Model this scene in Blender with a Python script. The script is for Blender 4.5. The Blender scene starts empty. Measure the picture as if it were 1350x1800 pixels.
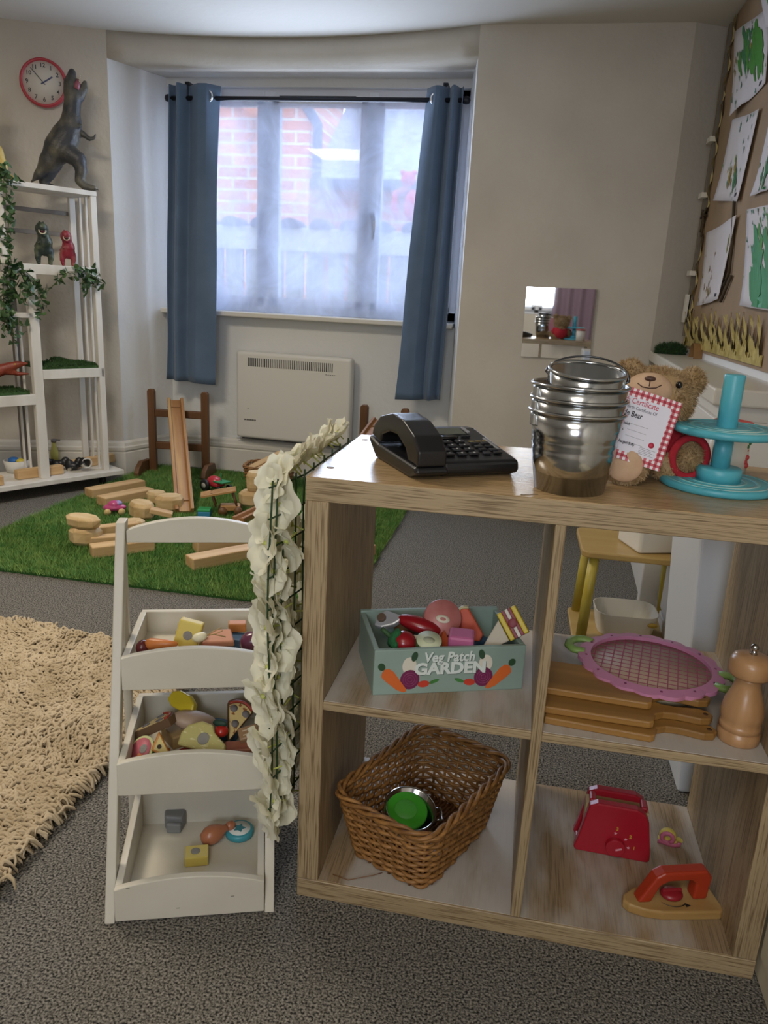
import bpy, math, random
import numpy as np
from mathutils import Matrix, Vector, Euler
from mathutils.geometry import delaunay_2d_cdt
random.seed(7); rng = np.random.default_rng(7)
SC = bpy.context.scene; COL = SC.collection
PI = math.pi; R = math.radians

# ---------------------------------------------------------------- camera
CAMP = Vector((.31616, -1.09446, 1.03531))
cam_d = bpy.data.cameras.new('camera'); cam = bpy.data.objects.new('camera', cam_d); COL.objects.link(cam)
CM = Matrix.Rotation(R(10.01379), 3, 'Z') @ Matrix.Rotation(R(74.22918), 3, 'X') @ Matrix.Rotation(R(2.90946), 3, 'Z')
cam.matrix_world = Matrix.Translation(CAMP) @ CM.to_4x4()
cam_d.sensor_fit = 'HORIZONTAL'; cam_d.sensor_width = 36; cam_d.lens = 36*1354.04/1350; cam_d.clip_start = .02
SC.camera = cam
# ---------------------------------------------------------------- world and lights
w = bpy.data.worlds.new('sky'); SC.world = w; w.use_nodes = True
bg = w.node_tree.nodes['Background']; bg.inputs[0].default_value = (.62, .76, 1, 1); bg.inputs[1].default_value = 5.6
def area(name, loc, target, sx, sy, power, col):
    l = bpy.data.lights.new(name, 'AREA'); l.shape = 'RECTANGLE'; l.size = sx; l.size_y = sy; l.energy = power; l.color = col
    o = bpy.data.objects.new(name, l); COL.objects.link(o); o.location = loc
    o.rotation_euler = (Vector(target)-Vector(loc)).to_track_quat('-Z', 'Y').to_euler(); return o
area('ceiling_lamp_light', (-1.35, .75, 2.12), (-1.35, .76, 0), .5, .5, 30, (1, .88, .72))
area('near_ceiling_lamp_light', (.1, -1.7, 2.12), (.1, -1.6, 0), .8, .8, 14, (1, .9, .76))
area('bay_daylight', (-.86, 3.01, 1.46), (-.84, 0, 1.46), 1.0, .95, 22, (.66, .78, 1))
area('rear_window_light', (.2, -2.45, 1.35), (.1, 0, .8), .6, .7, 16, (.9, .94, 1))
SC.view_settings.view_transform = 'Standard'; SC.view_settings.look = 'None'
SC.view_settings.exposure = 0; SC.view_settings.gamma = 1; SC.view_settings.use_curve_mapping = False

def at(u, v, z=0.0):      # world point at height z that the photograph shows there
    d = CM @ Vector(((u-675)/1354.04, -(v-900)/1354.04, -1)); return CAMP + d*((z-CAMP.z)/d.z)
def on(u, v, axis, val):  # ... on the plane x=val (axis 0) or y=val (axis 1)
    d = CM @ Vector(((u-675)/1354.04, -(v-900)/1354.04, -1)); return CAMP + d*((val-CAMP[axis])/d[axis])

# ---------------------------------------------------------------- materials
def lin(c): return tuple(((x/12.92) if x <= .04045 else ((x+.055)/1.055)**2.4) for x in c)
def hexc(h): return lin(tuple(int(h[i:i+2], 16)/255 for i in (0, 2, 4)))
MATS = {}
def M(name, c, rough=.5, metal=0, c2=None, ns=20, nst=(1, 1, 1), bump=0, bs=None, bst=None, lo=.35, hi=.65, coat=0, trans=0, spec=None, detail=4, sheen=0):
    if name in MATS: return MATS[name]
    m = bpy.data.materials.new(name); m.use_nodes = True; nt = m.node_tree; b = nt.nodes['Principled BSDF']
    c = hexc(c) if isinstance(c, str) else c
    b.inputs['Base Color'].default_value = (*c, 1); b.inputs['Roughness'].default_value = rough; b.inputs['Metallic'].default_value = metal
    if coat: b.inputs['Coat Weight'].default_value = coat; b.inputs['Coat Roughness'].default_value = .15
    if spec is not None: b.inputs['Specular IOR Level'].default_value = spec
    if sheen: b.inputs['Sheen Weight'].default_value = sheen
    tc = nt.nodes.new('ShaderNodeTexCoord')
    def noise(scale, st):
        mp = nt.nodes.new('ShaderNodeMapping'); mp.inputs['Scale'].default_value = st; nt.links.new(tc.outputs['Object'], mp.inputs[0])
        n = nt.nodes.new('ShaderNodeTexNoise'); n.inputs['Scale'].default_value = scale; n.inputs['Detail'].default_value = detail
        nt.links.new(mp.outputs[0], n.inputs['Vector']); return n
    if c2 is not None:
        c2 = hexc(c2) if isinstance(c2, str) else c2
        n = noise(ns, nst); r = nt.nodes.new('ShaderNodeValToRGB'); r.color_ramp.elements[0].position = lo; r.color_ramp.elements[1].position = hi
        r.color_ramp.elements[0].color = (*c, 1); r.color_ramp.elements[1].color = (*c2, 1)
        nt.links.new(n.outputs['Fac'], r.inputs[0]); nt.links.new(r.outputs[0], b.inputs['Base Color'])
    if bump:
        n = noise(bs or ns, bst or nst); bn = nt.nodes.new('ShaderNodeBump'); bn.inputs['Strength'].default_value = min(1, bump*1.0); bn.inputs['Distance'].default_value = .004
        nt.links.new(n.outputs['Fac'], bn.inputs['Height']); nt.links.new(bn.outputs[0], b.inputs['Normal'])
    if trans: 
        out = nt.nodes['Material Output']; tr = nt.nodes.new('ShaderNodeBsdfTranslucent'); tr.inputs[0].default_value = (*c, 1)
        mx = nt.nodes.new('ShaderNodeMixShader'); mx.inputs[0].default_value = trans
        nt.links.new(b.outputs[0], mx.inputs[1]); nt.links.new(tr.outputs[0], mx.inputs[2]); nt.links.new(mx.outputs[0], out.inputs[0])
    MATS[name] = m; return m
def emit(name, c, s):
    m = bpy.data.materials.new(name); m.use_nodes = True; nt = m.node_tree; b = nt.nodes['Principled BSDF']
    b.inputs['Base Color'].default_value = (*hexc(c), 1); b.inputs['Emission Color'].default_value = (*hexc(c), 1); b.inputs['Emission Strength'].default_value = s; return m

def oak(name, along, base='ab9674', dark='776244', dust=0, rough=.5, gr=.5):
    # printed oak foil: streaks run along one axis; dust = pale worn smears
    m = bpy.data.materials.new(name); m.use_nodes = True; nt = m.node_tree; b = nt.nodes['Principled BSDF']; b.inputs['Roughness'].default_value = rough
    tc = nt.nodes.new('ShaderNodeTexCoord')
    def nz(st, scale, det=6):
        mp = nt.nodes.new('ShaderNodeMapping'); mp.inputs['Scale'].default_value = st; nt.links.new(tc.outputs['Object'], mp.inputs[0])
        n = nt.nodes.new('ShaderNodeTexNoise'); n.inputs['Scale'].default_value = scale; n.inputs['Detail'].default_value = det; n.inputs['Distortion'].default_value = .12
        nt.links.new(mp.outputs[0], n.inputs['Vector']); return n
    st = [1, 1, 1]; st[along] = .03
    n = nz(st, 420); r = nt.nodes.new('ShaderNodeValToRGB'); e = r.color_ramp.elements
    e[0].position = .36; e[0].color = (*hexc(dark), 1); e[1].position = .52; e[1].color = (*hexc(base), 1)
    st2 = [1, 1, 1]; st2[along] = .12
    n2 = nz(st2, 14, 3); mx = nt.nodes.new('ShaderNodeMix'); mx.data_type = 'RGBA'; mx.blend_type = 'MULTIPLY'; mx.inputs[0].default_value = gr
    r2 = nt.nodes.new('ShaderNodeValToRGB'); r2.color_ramp.elements[0].position = .3; r2.color_ramp.elements[0].color = (.6, .57, .53, 1); r2.color_ramp.elements[1].position = .65
    nt.links.new(n.outputs[0], r.inputs[0]); nt.links.new(n2.outputs[0], r2.inputs[0]); nt.links.new(r.outputs[0], mx.inputs[6]); nt.links.new(r2.outputs[0], mx.inputs[7])
    last = mx.outputs[2]
    if dust:
        n3 = nz((1, .3, 1), 9, 5); r3 = nt.nodes.new('ShaderNodeValToRGB'); r3.color_ramp.elements[0].position = .40; r3.color_ramp.elements[1].position = .56
        r3.color_ramp.elements[1].color = (dust, dust, dust, 1)
        nt.links.new(n3.outputs[0], r3.inputs[0]); m2 = nt.nodes.new('ShaderNodeMix'); m2.data_type = 'RGBA'
        nt.links.new(r3.outputs[0], m2.inputs[0]); nt.links.new(last, m2.inputs[6]); m2.inputs[7].default_value = (*hexc('bab4ac'), 1); last = m2.outputs[2]
    nt.links.new(last, b.inputs['Base Color'])
    bn = nt.nodes.new('ShaderNodeBump'); bn.inputs['Strength'].default_value = .25; bn.inputs['Distance'].default_value = .001
    nt.links.new(n.outputs[0], bn.inputs['Height']); nt.links.new(bn.outputs[0], b.inputs['Normal'])
    return m

# ---------------------------------------------------------------- mesh building
def TR(loc=(0, 0, 0), rot=(0, 0, 0), s=(1, 1, 1)):
    if not hasattr(s, '__len__'): s = (s, s, s)
    return Matrix.Translation(loc) @ Euler(rot).to_matrix().to_4x4() @ Matrix.Diagonal((*s, 1))
class MB:
    def __init__(s): s.v = []; s.f = []; s.sm = []
    def add(s, v, f, sm=False, m=None):
        o = len(s.v)
        if m is not None: v = [tuple(m @ Vector(p)) for p in v]
        s.v += [tuple(p) for p in v]; s.f += [tuple(i+o for i in q) for q in f]
        s.sm += (sm if isinstance(sm, list) else [sm]*len(f)); return s
    def box(s, a, b, m=None):
        x0, y0, z0 = a; x1, y1, z1 = b
        v = [(x0, y0, z0), (x1, y0, z0), (x1, y1, z0), (x0, y1, z0), (x0, y0, z1), (x1, y0, z1), (x1, y1, z1), (x0, y1, z1)]
        return s.add(v, [(0, 3, 2, 1), (4, 5, 6, 7), (0, 1, 5, 4), (1, 2, 6, 5), (2, 3, 7, 6), (3, 0, 4, 7)], False, m)
    def prism(s, o, z0, z1, m=None, sm=False):
        n = len(o); ar = sum(o[i][0]*o[(i+1) % n][1]-o[(i+1) % n][0]*o[i][1] for i in range(n))
        if ar < 0: o = o[::-1]
        v = [(x, y, z0) for x, y in o]+[(x, y, z1) for x, y in o]
        f = [tuple(range(n-1, -1, -1)), tuple(range(n, 2*n))]+[(i, (i+1) % n, n+(i+1) % n, n+i) for i in range(n)]
        return s.add(v, f, [False, False]+[sm]*n, m)
    def lathe(s, p, n=32, m=None, close=True):
        v = []; f = []; k = len(p)
        for i in range(n):
            a = 2*PI*i/n; v += [(r*math.cos(a), r*math.sin(a), z) for r, z in p]
        for i in range(n):
            j = (i+1) % n
            for q in range(k-1): f.append((i*k+q, j*k+q, j*k+q+1, i*k+q+1))
        smf = [True]*len(f)
        if close:
            if p[0][0] > 1e-6: f.append(tuple(i*k for i in range(n-1, -1, -1))); smf.append(False)
            if p[-1][0] > 1e-6: f.append(tuple(i*k+k-1 for i in range(n))); smf.append(False)
        return s.add(v, f, smf, m)
    def tube(s, pts, r, n=8, closed=False, m=None, flat=(1, 1), caps=True, up=None):
        P = [Vector(p) for p in pts]; k = len(P); rr = r if hasattr(r, '__len__') else [r]*k
        v = []; f = []; nrm = None
        for i in range(k):
            a = P[(i-1) % k] if (closed or i > 0) else P[0]; b = P[(i+1) % k] if (closed or i < k-1) else P[-1]
            t = (b-a); t = t.normalized() if t.length > 1e-9 else Vector((0, 0, 1))
            if nrm is None:
                nrm = Vector(up) if up else (Vector((0, 0, 1)) if abs(t.z) < .9 else Vector((1, 0, 0)))
            elif up: nrm = Vector(up)
            nrm = (nrm-t*nrm.dot(t)).normalized(); bi = t.cross(nrm)
            for j in range(n):
                an = 2*PI*j/n; v.append(P[i]+nrm*(math.cos(an)*rr[i]*flat[0])+bi*(math.sin(an)*rr[i]*flat[1]))
        for i in range(k if closed else k-1):
            i2 = (i+1) % k
            for j in range(n): f.append((i*n+j, i*n+(j+1) % n, i2*n+(j+1) % n, i2*n+j))
        smf = [n > 4]*len(f)
        if caps and not closed: f += [tuple(range(n-1, -1, -1)), tuple((k-1)*n+j for j in range(n))]; smf += [False, False]
        return s.add(v, f, smf, m)
    def ell(s, c, r, n=20, m=None):
        if not hasattr(r, '__len__'): r = (r, r, r)
        p = [(math.sin(PI*i/(n//2)), -math.cos(PI*i/(n//2))) for i in range(n//2+1)]; p[0] = (1e-4, -1); p[-1] = (1e-4, 1)
        mm = Matrix.Translation(c) @ Matrix.Diagonal((*r, 1))
        return s.lathe(p, n, (m @ mm) if m is not None else mm, close=False)
    def build(s, name, mat, parent=None, bevel=0, seg=2, loc=None, smooth=None):
        me = bpy.data.meshes.new(name); me.from_pydata(s.v, [], s.f); me.polygons.foreach_set('use_smooth', [smooth if smooth is not None else x for x in s.sm])
        me.update(); o = bpy.data.objects.new(name, me); COL.objects.link(o); me.materials.append(mat)
        if parent: o.parent = parent
        if loc is not None: o.location = loc
        if bevel:
            b = o.modifiers.new('bevel', 'BEVEL'); b.width = bevel; b.segments = seg; b.limit_method = 'ANGLE'; b.angle_limit = R(35)
        return o
def npmesh(name, V, F, mat, parent=None, smooth=False):
    V = np.asarray(V, np.float32); F = np.asarray(F, np.int32); k = F.shape[1]
    me = bpy.data.meshes.new(name); me.vertices.add(len(V)); me.vertices.foreach_set('co', V.ravel())
    me.loops.add(F.size); me.loops.foreach_set('vertex_index', F.ravel()); me.polygons.add(len(F))
    me.polygons.foreach_set('loop_start', np.arange(0, F.size, k, dtype=np.int32)); me.polygons.foreach_set('loop_total', np.full(len(F), k, np.int32))
    me.polygons.foreach_set('use_smooth', np.full(len(F), smooth)); me.update(calc_edges=True); me.validate()
    o = bpy.data.objects.new(name, me); COL.objects.link(o); me.materials.append(mat)
    if parent: o.parent = parent
    return o
def tag(o, label=None, cat=None, group=None, kind=None):
    if label: o['label'] = label
    if cat: o['category'] = cat
    if group: o['group'] = group
    if kind: o['kind'] = kind
    return o
def thing(name, label, cat, loc=(0, 0, 0), rot=0, group=None):
    o = bpy.data.objects.new(name, None); COL.objects.link(o); o.empty_display_size = .05
    o.location = loc; o.rotation_euler = rot if hasattr(rot, '__len__') else (0, 0, rot)
    return tag(o, label, cat, group)
def struct(o): o['kind'] = 'structure'; return o
def fuse(name, mb, mat, parent, vox=.004, smooth=6):     # fuse overlapping volumes into one skin
    o = mb.build(name, mat, None); md = o.modifiers.new('r', 'REMESH'); md.mode = 'VOXEL'; md.voxel_size = vox; md.use_smooth_shade = True
    if smooth: sm = o.modifiers.new('s', 'SMOOTH'); sm.iterations = smooth; sm.factor = .5
    dg = bpy.context.evaluated_depsgraph_get(); me = bpy.data.meshes.new_from_object(o.evaluated_get(dg)); o.modifiers.clear(); o.data = me
    me.polygons.foreach_set('use_smooth', [True]*len(me.polygons))
    if not me.materials: me.materials.append(mat)
    o.parent = parent; return o
def text(body, size, mat, parent, loc, rot=(0, 0, 0), name='lettering', ext=.0004, bold=0, align='LEFT', sx=1, shear=0):
    c = bpy.data.curves.new(name, 'FONT'); c.body = body; c.size = size; c.extrude = ext; c.offset = bold; c.align_x = align; c.align_y = 'CENTER'; c.shear = shear; c.resolution_u = 3
    o = bpy.data.objects.new(name, c); COL.objects.link(o)
    dg = bpy.context.evaluated_depsgraph_get(); me = bpy.data.meshes.new_from_object(o.evaluated_get(dg)); bpy.data.objects.remove(o)
    me.materials.clear(); me.materials.append(mat); o = bpy.data.objects.new(name, me); COL.objects.link(o); o.parent = parent
    o.location = loc; o.rotation_euler = rot; o.scale = (sx, 1, 1); return o
def dup(root, loc=None, rot=None, label=None, group=None):
    r = root.copy(); COL.objects.link(r)
    if loc is not None: r.location = loc
    if rot is not None: r.rotation_euler = rot if hasattr(rot, '__len__') else (0, 0, rot)
    if label: r['label'] = label
    if group: r['group'] = group
    for ch in list(root.children):
        c = ch.copy(); COL.objects.link(c); c.parent = r
        for g in list(ch.children): d = g.copy(); COL.objects.link(d); d.parent = c
    return r
def rrect(w, d, r, n=6):   # rounded rectangle outline
    o = []
    for cx, cy, a0 in ((w/2-r, d/2-r, 0), (-w/2+r, d/2-r, 90), (-w/2+r, -d/2+r, 180), (w/2-r, -d/2+r, 270)):
        for i in range(n+1): a = R(a0+90*i/n); o.append((cx+r*math.cos(a), cy+r*math.sin(a)))
    return o
def arcpts(cx, cy, r, a0, a1, n=12): return [(cx+r*math.cos(R(a0+(a1-a0)*i/n)), cy+r*math.sin(R(a0+(a1-a0)*i/n))) for i in range(n+1)]
def hairs(name, src, mat, parent, count, length, width, droop=0, seed=1, filt=None):   # fur: small blades standing on a skinned mesh
    me = src.data; rg = np.random.default_rng(seed); me.calc_loop_triangles()
    nv = len(me.vertices); co = np.empty(nv*3, np.float32); me.vertices.foreach_get('co', co); co = co.reshape(-1, 3)
    t = np.empty(len(me.loop_triangles)*3, np.int32); me.loop_triangles.foreach_get('vertices', t); t = t.reshape(-1, 3)
    A, B, C = co[t[:, 0]], co[t[:, 1]], co[t[:, 2]]; N = np.cross(B-A, C-A); ar = np.linalg.norm(N, axis=1)+1e-12
    i = rg.choice(len(t), count, p=ar/ar.sum()); u = rg.random((count, 1)); v = rg.random((count, 1)); k = (u+v) > 1; u = np.where(k, 1-u, u); v = np.where(k, 1-v, v)
    P = A[i]+(B[i]-A[i])*u+(C[i]-A[i])*v; Nn = N[i]/ar[i][:, None]
    if filt is not None: keep = filt(P); P = P[keep]; Nn = Nn[keep]
    c = len(P); D = Nn+rg.normal(0, .45, (c, 3)); D[:, 2] -= droop; D /= np.linalg.norm(D, axis=1)[:, None]
    S = np.cross(D, rg.normal(0, 1, (c, 3))); S /= np.linalg.norm(S, axis=1)[:, None]; L = length*rg.uniform(.6, 1.2, (c, 1))
    V = np.concatenate([P-S*width, P+S*width, P+D*L+rg.normal(0, length*.15, (c, 3))]); F = np.stack([np.arange(c), np.arange(c)+c, np.arange(c)+2*c], 1)
    return npmesh(name, V, F, mat, parent)

# ================================================================ SETTING
m_wall = M('wall_paint', 'cfc8bc', .85, c2='c6bfb3', ns=3, bump=.5, bs=45)
m_bay = M('bay_paint', 'dcdcda', .7, bump=.6, bs=38)
m_ceil = M('ceiling_paint', 'd2cec6', .9, bump=.2, bs=30)
m_gloss = M('white_gloss_paint', 'd8d4ca', .35, bump=.15, bs=40)
m_carpet = M('carpet', '2b2a28', .95, c2='989389', ns=250, bump=1, bs=330, lo=.36, hi=.66, detail=3, spec=.1)
H = 2.19
struct(MB().box((-3.3, -2.7, -.05), (1.3, 3.4, 0)).build('floor', m_carpet))
struct(MB().box((-3.3, -2.7, H), (1.3, 3.4, H+.06)).build('ceiling', m_ceil))
def wall(name, pts, z0, z1, t, mat, smooth=False):        # a wall that follows a plan line; its thickness goes to the left of the line
    P = [Vector((*p, 0)) for p in pts]; k = len(P); N = []
    for i in range(k):
        a = P[max(i-1, 0)]; b = P[min(i+1, k-1)]; d = (b-a).normalized(); N.append(Vector((-d.y, d.x, 0))*t)
    v = []
    for p, n in zip(P, N): v += [(p.x, p.y, z0), (p.x, p.y, z1), (p.x+n.x, p.y+n.y, z1), (p.x+n.x, p.y+n.y, z0)]
    f = []
    for i in range(k-1):
        for j in range(4): f.append((i*4+j, i*4+(j+1) % 4, i*4+4+(j+1) % 4, i*4+4+j))
    f += [(3, 2, 1, 0), (k*4-4, k*4-3, k*4-2, k*4-1)]
    mb = MB(); mb.add(v, f, smooth); return struct(mb.build(name, mat, None))
wall('wall_left', [(-3.15, -2.6), (-3.1, 2.25), (-1.84, 2.76)], 0, H, .1, m_wall)
bow = [(-1.84+1.8*t, 2.76+.15*math.sin(PI*t)**.85-.03*t) for t in np.linspace(0, 1, 21)]
wall('wall_above_bay', bow, 2.07, H, .36, m_wall, True)
wall('wall_back', [(-.04, 2.73), (.86, 2.725), (1.04, 2.81)], 0, H, .1, m_wall)
wall('wall_right', [(1.04, 2.81), (1.07, -2.6)], 0, H, .1, m_wall)
wall('wall_bay_left', [(-1.842, 2.762), (-1.68, 3.16), (-1.67, 3.3)], 0, 2.075, .1, m_bay)
wall('wall_bay_right', [(-.10, 3.3), (-.105, 3.16), (-.038, 2.732)], 0, 2.075, .1, m_bay)
struct(MB().box((-1.74, 3.1, 0), (-.06, 3.28, .88)).build('wall_bay_back', m_bay))
struct(MB().prism([(-1.77, 3.11), (-.09, 3.11), (-.05, 3.28), (-1.8, 3.28)], 2.03, 2.08).build('trim_1', m_bay))
# rear wall with its window (seen in the little mirror)
mb = MB()
for a, b in (((-3.2, -2.7, 0), (-.1, -2.6, H)), ((.75, -2.7, 0), (1.15, -2.6, H)), ((-.1, -2.7, 0), (.75, -2.6, .9)), ((-.1, -2.7, 1.8), (.75, -2.6, H))): mb.box(a, b)
struct(mb.build('wall_rear', m_wall))
def window(name, x0, x1, z0, z1, y, mull, sgn=1, vent=None):
    w = thing(name, None, None, (0, y, 0)); w['kind'] = 'structure'
    mp = M('white_upvc', 'e4e7ee', .3)
    mb = MB(); fr = .055
    mb.box((x0, -.03, z0), (x1, .03, z0+fr)).box((x0, -.03, z1-fr), (x1, .03, z1)).box((x0, -.03, z0), (x0+fr, .03, z1)).box((x1-fr, -.03, z0), (x1, .03, z1))
    for m in mull: mb.box((m-.03, -.032, z0+.01), (m+.03, .03, z1-.01))
    mb.build('window_frame', mp, w, bevel=.006)
    gm = bpy.data.materials.get('window_glass')
    if not gm:
        gm = bpy.data.materials.new('window_glass'); gm.use_nodes = True; nt = gm.node_tree; nt.nodes.remove(nt.nodes['Principled BSDF'])
        a = nt.nodes.new('ShaderNodeBsdfTransparent'); b = nt.nodes.new('ShaderNodeBsdfGlossy'); b.inputs[1].default_value = .02; x = nt.nodes.new('ShaderNodeMixShader'); x.inputs[0].default_value = .06
        nt.links.new(a.outputs[0], x.inputs[1]); nt.links.new(b.outputs[0], x.inputs[2]); nt.links.new(x.outputs[0], nt.nodes['Material Output'].inputs[0])
    e = [x0+fr]+[q for m in mull for q in (m-.03, m+.03)]+[x1-fr]
    for i in range(0, len(e), 2):
        a, b = e[i]-.01, e[i+1]+.01; zt = z1-fr+.01
        s = .042; cs = MB(); zz0 = z0+fr-.012
        cs.box((a, -.05*sgn, zz0), (b, .0, zz0+s)).box((a, -.05*sgn, zt-s), (b, 0, zt)).box((a, -.05*sgn, zz0), (a+s, 0, zt)).box((b-s, -.05*sgn, zz0), (b, 0, zt))
        sash = cs.build('sash', mp, w, bevel=.005)
        MB().box((a+s-.004, -.02, zz0+s-.004), (b-s+.004, -.012, zt-s+.004)).build('pane', gm, sash)
        if sgn > 0 and i < 5:
            hx = b-s/2 if i == 0 else a+s/2
            if i != 2:
                h = MB(); h.box((hx-.011, -.06, 1.36), (hx+.011, -.05, 1.47)); h.tube([(hx, -.06, 1.44), (hx, -.085, 1.44), (hx, -.088, 1.40), (hx, -.085, 1.31)], [.008, .009, .009, .006], 8)
                h.build('window_handle', mp, sash)
    return w
window('window_1', -1.70, -.095, .905, 2.035, 3.19, [-1.15, -.593])
window('window_2', -.1, .75, .9, 1.8, -2.63, [.33], sgn=-1)
# dark gap of the open vent at the head of the middle light
struct(MB().box((-1.085, 3.12, 1.984), (-.68, 3.128, 1.992)).build('trim_2', M('vent_gasket', '2a2d33', .6)))
tr = MB(); tr.box((-1.72, 3.0, .878), (-.1, 3.27, .905)); struct(tr.build('trim_3', m_gloss, None, bevel=.006))   # window sill
def skirting(name, pts):
    prof = [(0, 0), (.024, 0), (.024, .125), (.020, .13), (.026, .14), (.026, .155), (.019, .162), (.016, .178), (.007, .188), (0, .19)]
    P = [Vector((*p, 0)) for p in pts]; v = []; f = []; k = len(prof)
    for i, p in enumerate(P):
        a = P[max(i-1, 0)]; b = P[min(i+1, len(P)-1)]; d0 = (p-a).normalized() if i else (b-p).normalized(); d1 = (b-p).normalized() if i < len(P)-1 else d0
        n0 = Vector((d0.y, -d0.x, 0)); n1 = Vector((d1.y, -d1.x, 0)); n = (n0+n1); n = n/max(n.length_squared/2, .3)
        v += [(p.x+n.x*q, p.y+n.y*q, z) for q, z in prof]
    for i in range(len(P)-1):
        for j in range(k-1): f.append((i*k+j, (i+1)*k+j, (i+1)*k+j+1, i*k+j+1))
    f += [tuple(range(k)), tuple((len(P)-1)*k+j for j in range(k-1, -1, -1))]
    return struct(MB().add(v, f).build(name, m_gloss))
skirting('baseboard_left', [(-3.09, 2.26), (-1.838, 2.757), (-1.705, 3.098), (-1.69, 3.098)])
skirting('baseboard_bay', [(-1.70, 3.098), (-.115, 3.098)])
skirting('baseboard_back', [(-.115, 3.098), (-.042, 2.728), (.86, 2.723), (1.035, 2.806)])
# cable run along the skirting
tag(MB().tube([(-1.30, 3.062, .2), (-.9, 3.062, .205), (-.62, 3.055, .235), (-.45, 3.06, .2), (-.2, 3.06, .2)], .004, 6).build('power_cable', M('white_cable', 'd9d6cf', .5)), 'white power cable running along the top of the skirting board below the heater', 'cable')

# ---- outside
brick = bpy.data.materials.new('brick_wall'); brick.use_nodes = True; nt = brick.node_tree; b = nt.nodes['Principled BSDF']; b.inputs['Roughness'].default_value = .9
tc = nt.nodes.new('ShaderNodeTexCoord'); mp = nt.nodes.new('ShaderNodeMapping'); mp.inputs['Rotation'].default_value = (R(90), 0, 0); bt = nt.nodes.new('ShaderNodeTexBrick')
bt.inputs['Scale'].default_value = 1; bt.inputs['Brick Width'].default_value = .3; bt.inputs['Row Height'].default_value = .1; bt.inputs['Mortar Size'].default_value = .012
bt.inputs['Color1'].default_value = (*hexc('c47a5a'), 1); bt.inputs['Color2'].default_value = (*hexc('d49a80'), 1); bt.inputs['Mortar'].default_value = (*hexc('c9b7a6'), 1)
nt.links.new(tc.outputs['Object'], mp.inputs[0]); nt.links.new(mp.outputs[0], bt.inputs['Vector']); nt.links.new(bt.outputs[0], b.inputs['Base Color'])
bh = thing('neighbouring_house', 'orange brick house with a grey roof seen outside through the window film', 'house', (-1.2, 6.2, 0))
EX = -.62; EZ = 1.98     # gable edge and eaves height
MB().box((-2.8, 0, 0), (EX, 1.2, 4.2)).box((EX, .4, 0), (3.8, 1.2, EZ+.02)).build('brick_wall', brick, bh)
MB().add([(EX, .1, EZ), (3.9, .1, EZ), (3.9, 1.7, EZ+1.1), (EX, 1.7, EZ+1.1), (EX, .1, EZ+.06), (3.9, .1, EZ+.06), (3.9, 1.7, EZ+1.16), (EX, 1.7, EZ+1.16)], [(0, 3, 2, 1), (4, 5, 6, 7), (0, 1, 5, 4), (1, 2, 6, 5), (2, 3, 7, 6), (3, 0, 4, 7)]).build('roof', M('slate_roof', 'a7adb4', .8, c2='8b919a', ns=12, nst=(1, 1, 5)), bh)
MB().tube([(EX, .08, EZ), (3.9, .08, EZ)], .05, 8).build('gutter', M('gutter_grey', '596170', .5), bh)
MB().tube([(EX-.45, -.05, 3.2), (EX-.1, -.05, 2.7), (EX+.08, -.03, 2.45), (EX+.08, -.03, 1.95)], .045, 8).build('downpipe', M('gutter_grey', '596170'), bh)
struct(MB().box((-8, 3.3, -.4), (8, 14, -.3)).build('ground', M('yard_paving', '8f8b84', .9)))
fe = thing('garden_fence', 'grey timber fence with a tiled scalloped top just outside the window', 'fence', (-1.2, 4.4, 0))
fm = M('fence_grey', 'a8a79e', .8, c2='8b8a80', ns=9, nst=(6, 1, .6)); mb = MB()
for i in range(26): mb.box((-1.6+i*.15, 0, -.3), (-1.47+i*.15, .025, 1.32))
mb.build('boards', fm, fe, bevel=.004); MB().box((-1.65, -.03, 1.29), (2.35, .05, 1.45)).build('top_rail', M('fence_rail', 'bdb9a8', .8), fe, bevel=.01)
mb = MB()
for i in range(18):
    x = -1.5+i*.215; mb.add([(x+.075*math.cos(a), -.06, 1.45+.06*math.sin(a)) for a in np.linspace(0, PI, 9)]+[(x+.075*math.cos(a), .12, 1.45+.06*math.sin(a)) for a in np.linspace(0, PI, 9)], [(j, j+1, j+10, j+9) for j in range(8)]+[tuple(range(8, -1, -1)), tuple(range(9, 18))])
mb.build('coping_tile', M('coping', '5b5a63', .8), fe)

# ---- sheer film over the window
film = bpy.data.materials.new('sheer_film'); film.use_nodes = True; nt = film.node_tree; nt.nodes.remove(nt.nodes['Principled BSDF'])
a = nt.nodes.new('ShaderNodeBsdfTransparent'); a.inputs[0].default_value = (.93, .96, 1, 1); t = nt.nodes.new('ShaderNodeBsdfTranslucent'); t.inputs[0].default_value = (.74, .80, 1, 1)
d = nt.nodes.new('ShaderNodeBsdfPrincipled'); d.inputs['Base Color'].default_value = (.6, .68, .85, 1); d.inputs['Roughness'].default_value = .25
m1 = nt.nodes.new('ShaderNodeMixShader'); m1.inputs[0].default_value = .25; m2 = nt.nodes.new('ShaderNodeMixShader'); m2.inputs[0].default_value = .52
tc = nt.nodes.new('ShaderNodeTexCoord'); n = nt.nodes.new('ShaderNodeTexNoise'); n.inputs['Scale'].default_value = 5; n.inputs['Detail'].default_value = 5; n.inputs['Distortion'].default_value = 1.6
mr = nt.nodes.new('ShaderNodeMapRange'); mr.inputs[1].default_value = .35; mr.inputs[2].default_value = .7; mr.inputs[3].default_value = .56; mr.inputs[4].default_value = .84
nt.links.new(tc.outputs['Object'], n.inputs['Vector']); nt.links.new(n.outputs[0], mr.inputs[0]); nt.links.new(mr.outputs[0], m2.inputs[0])
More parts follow.
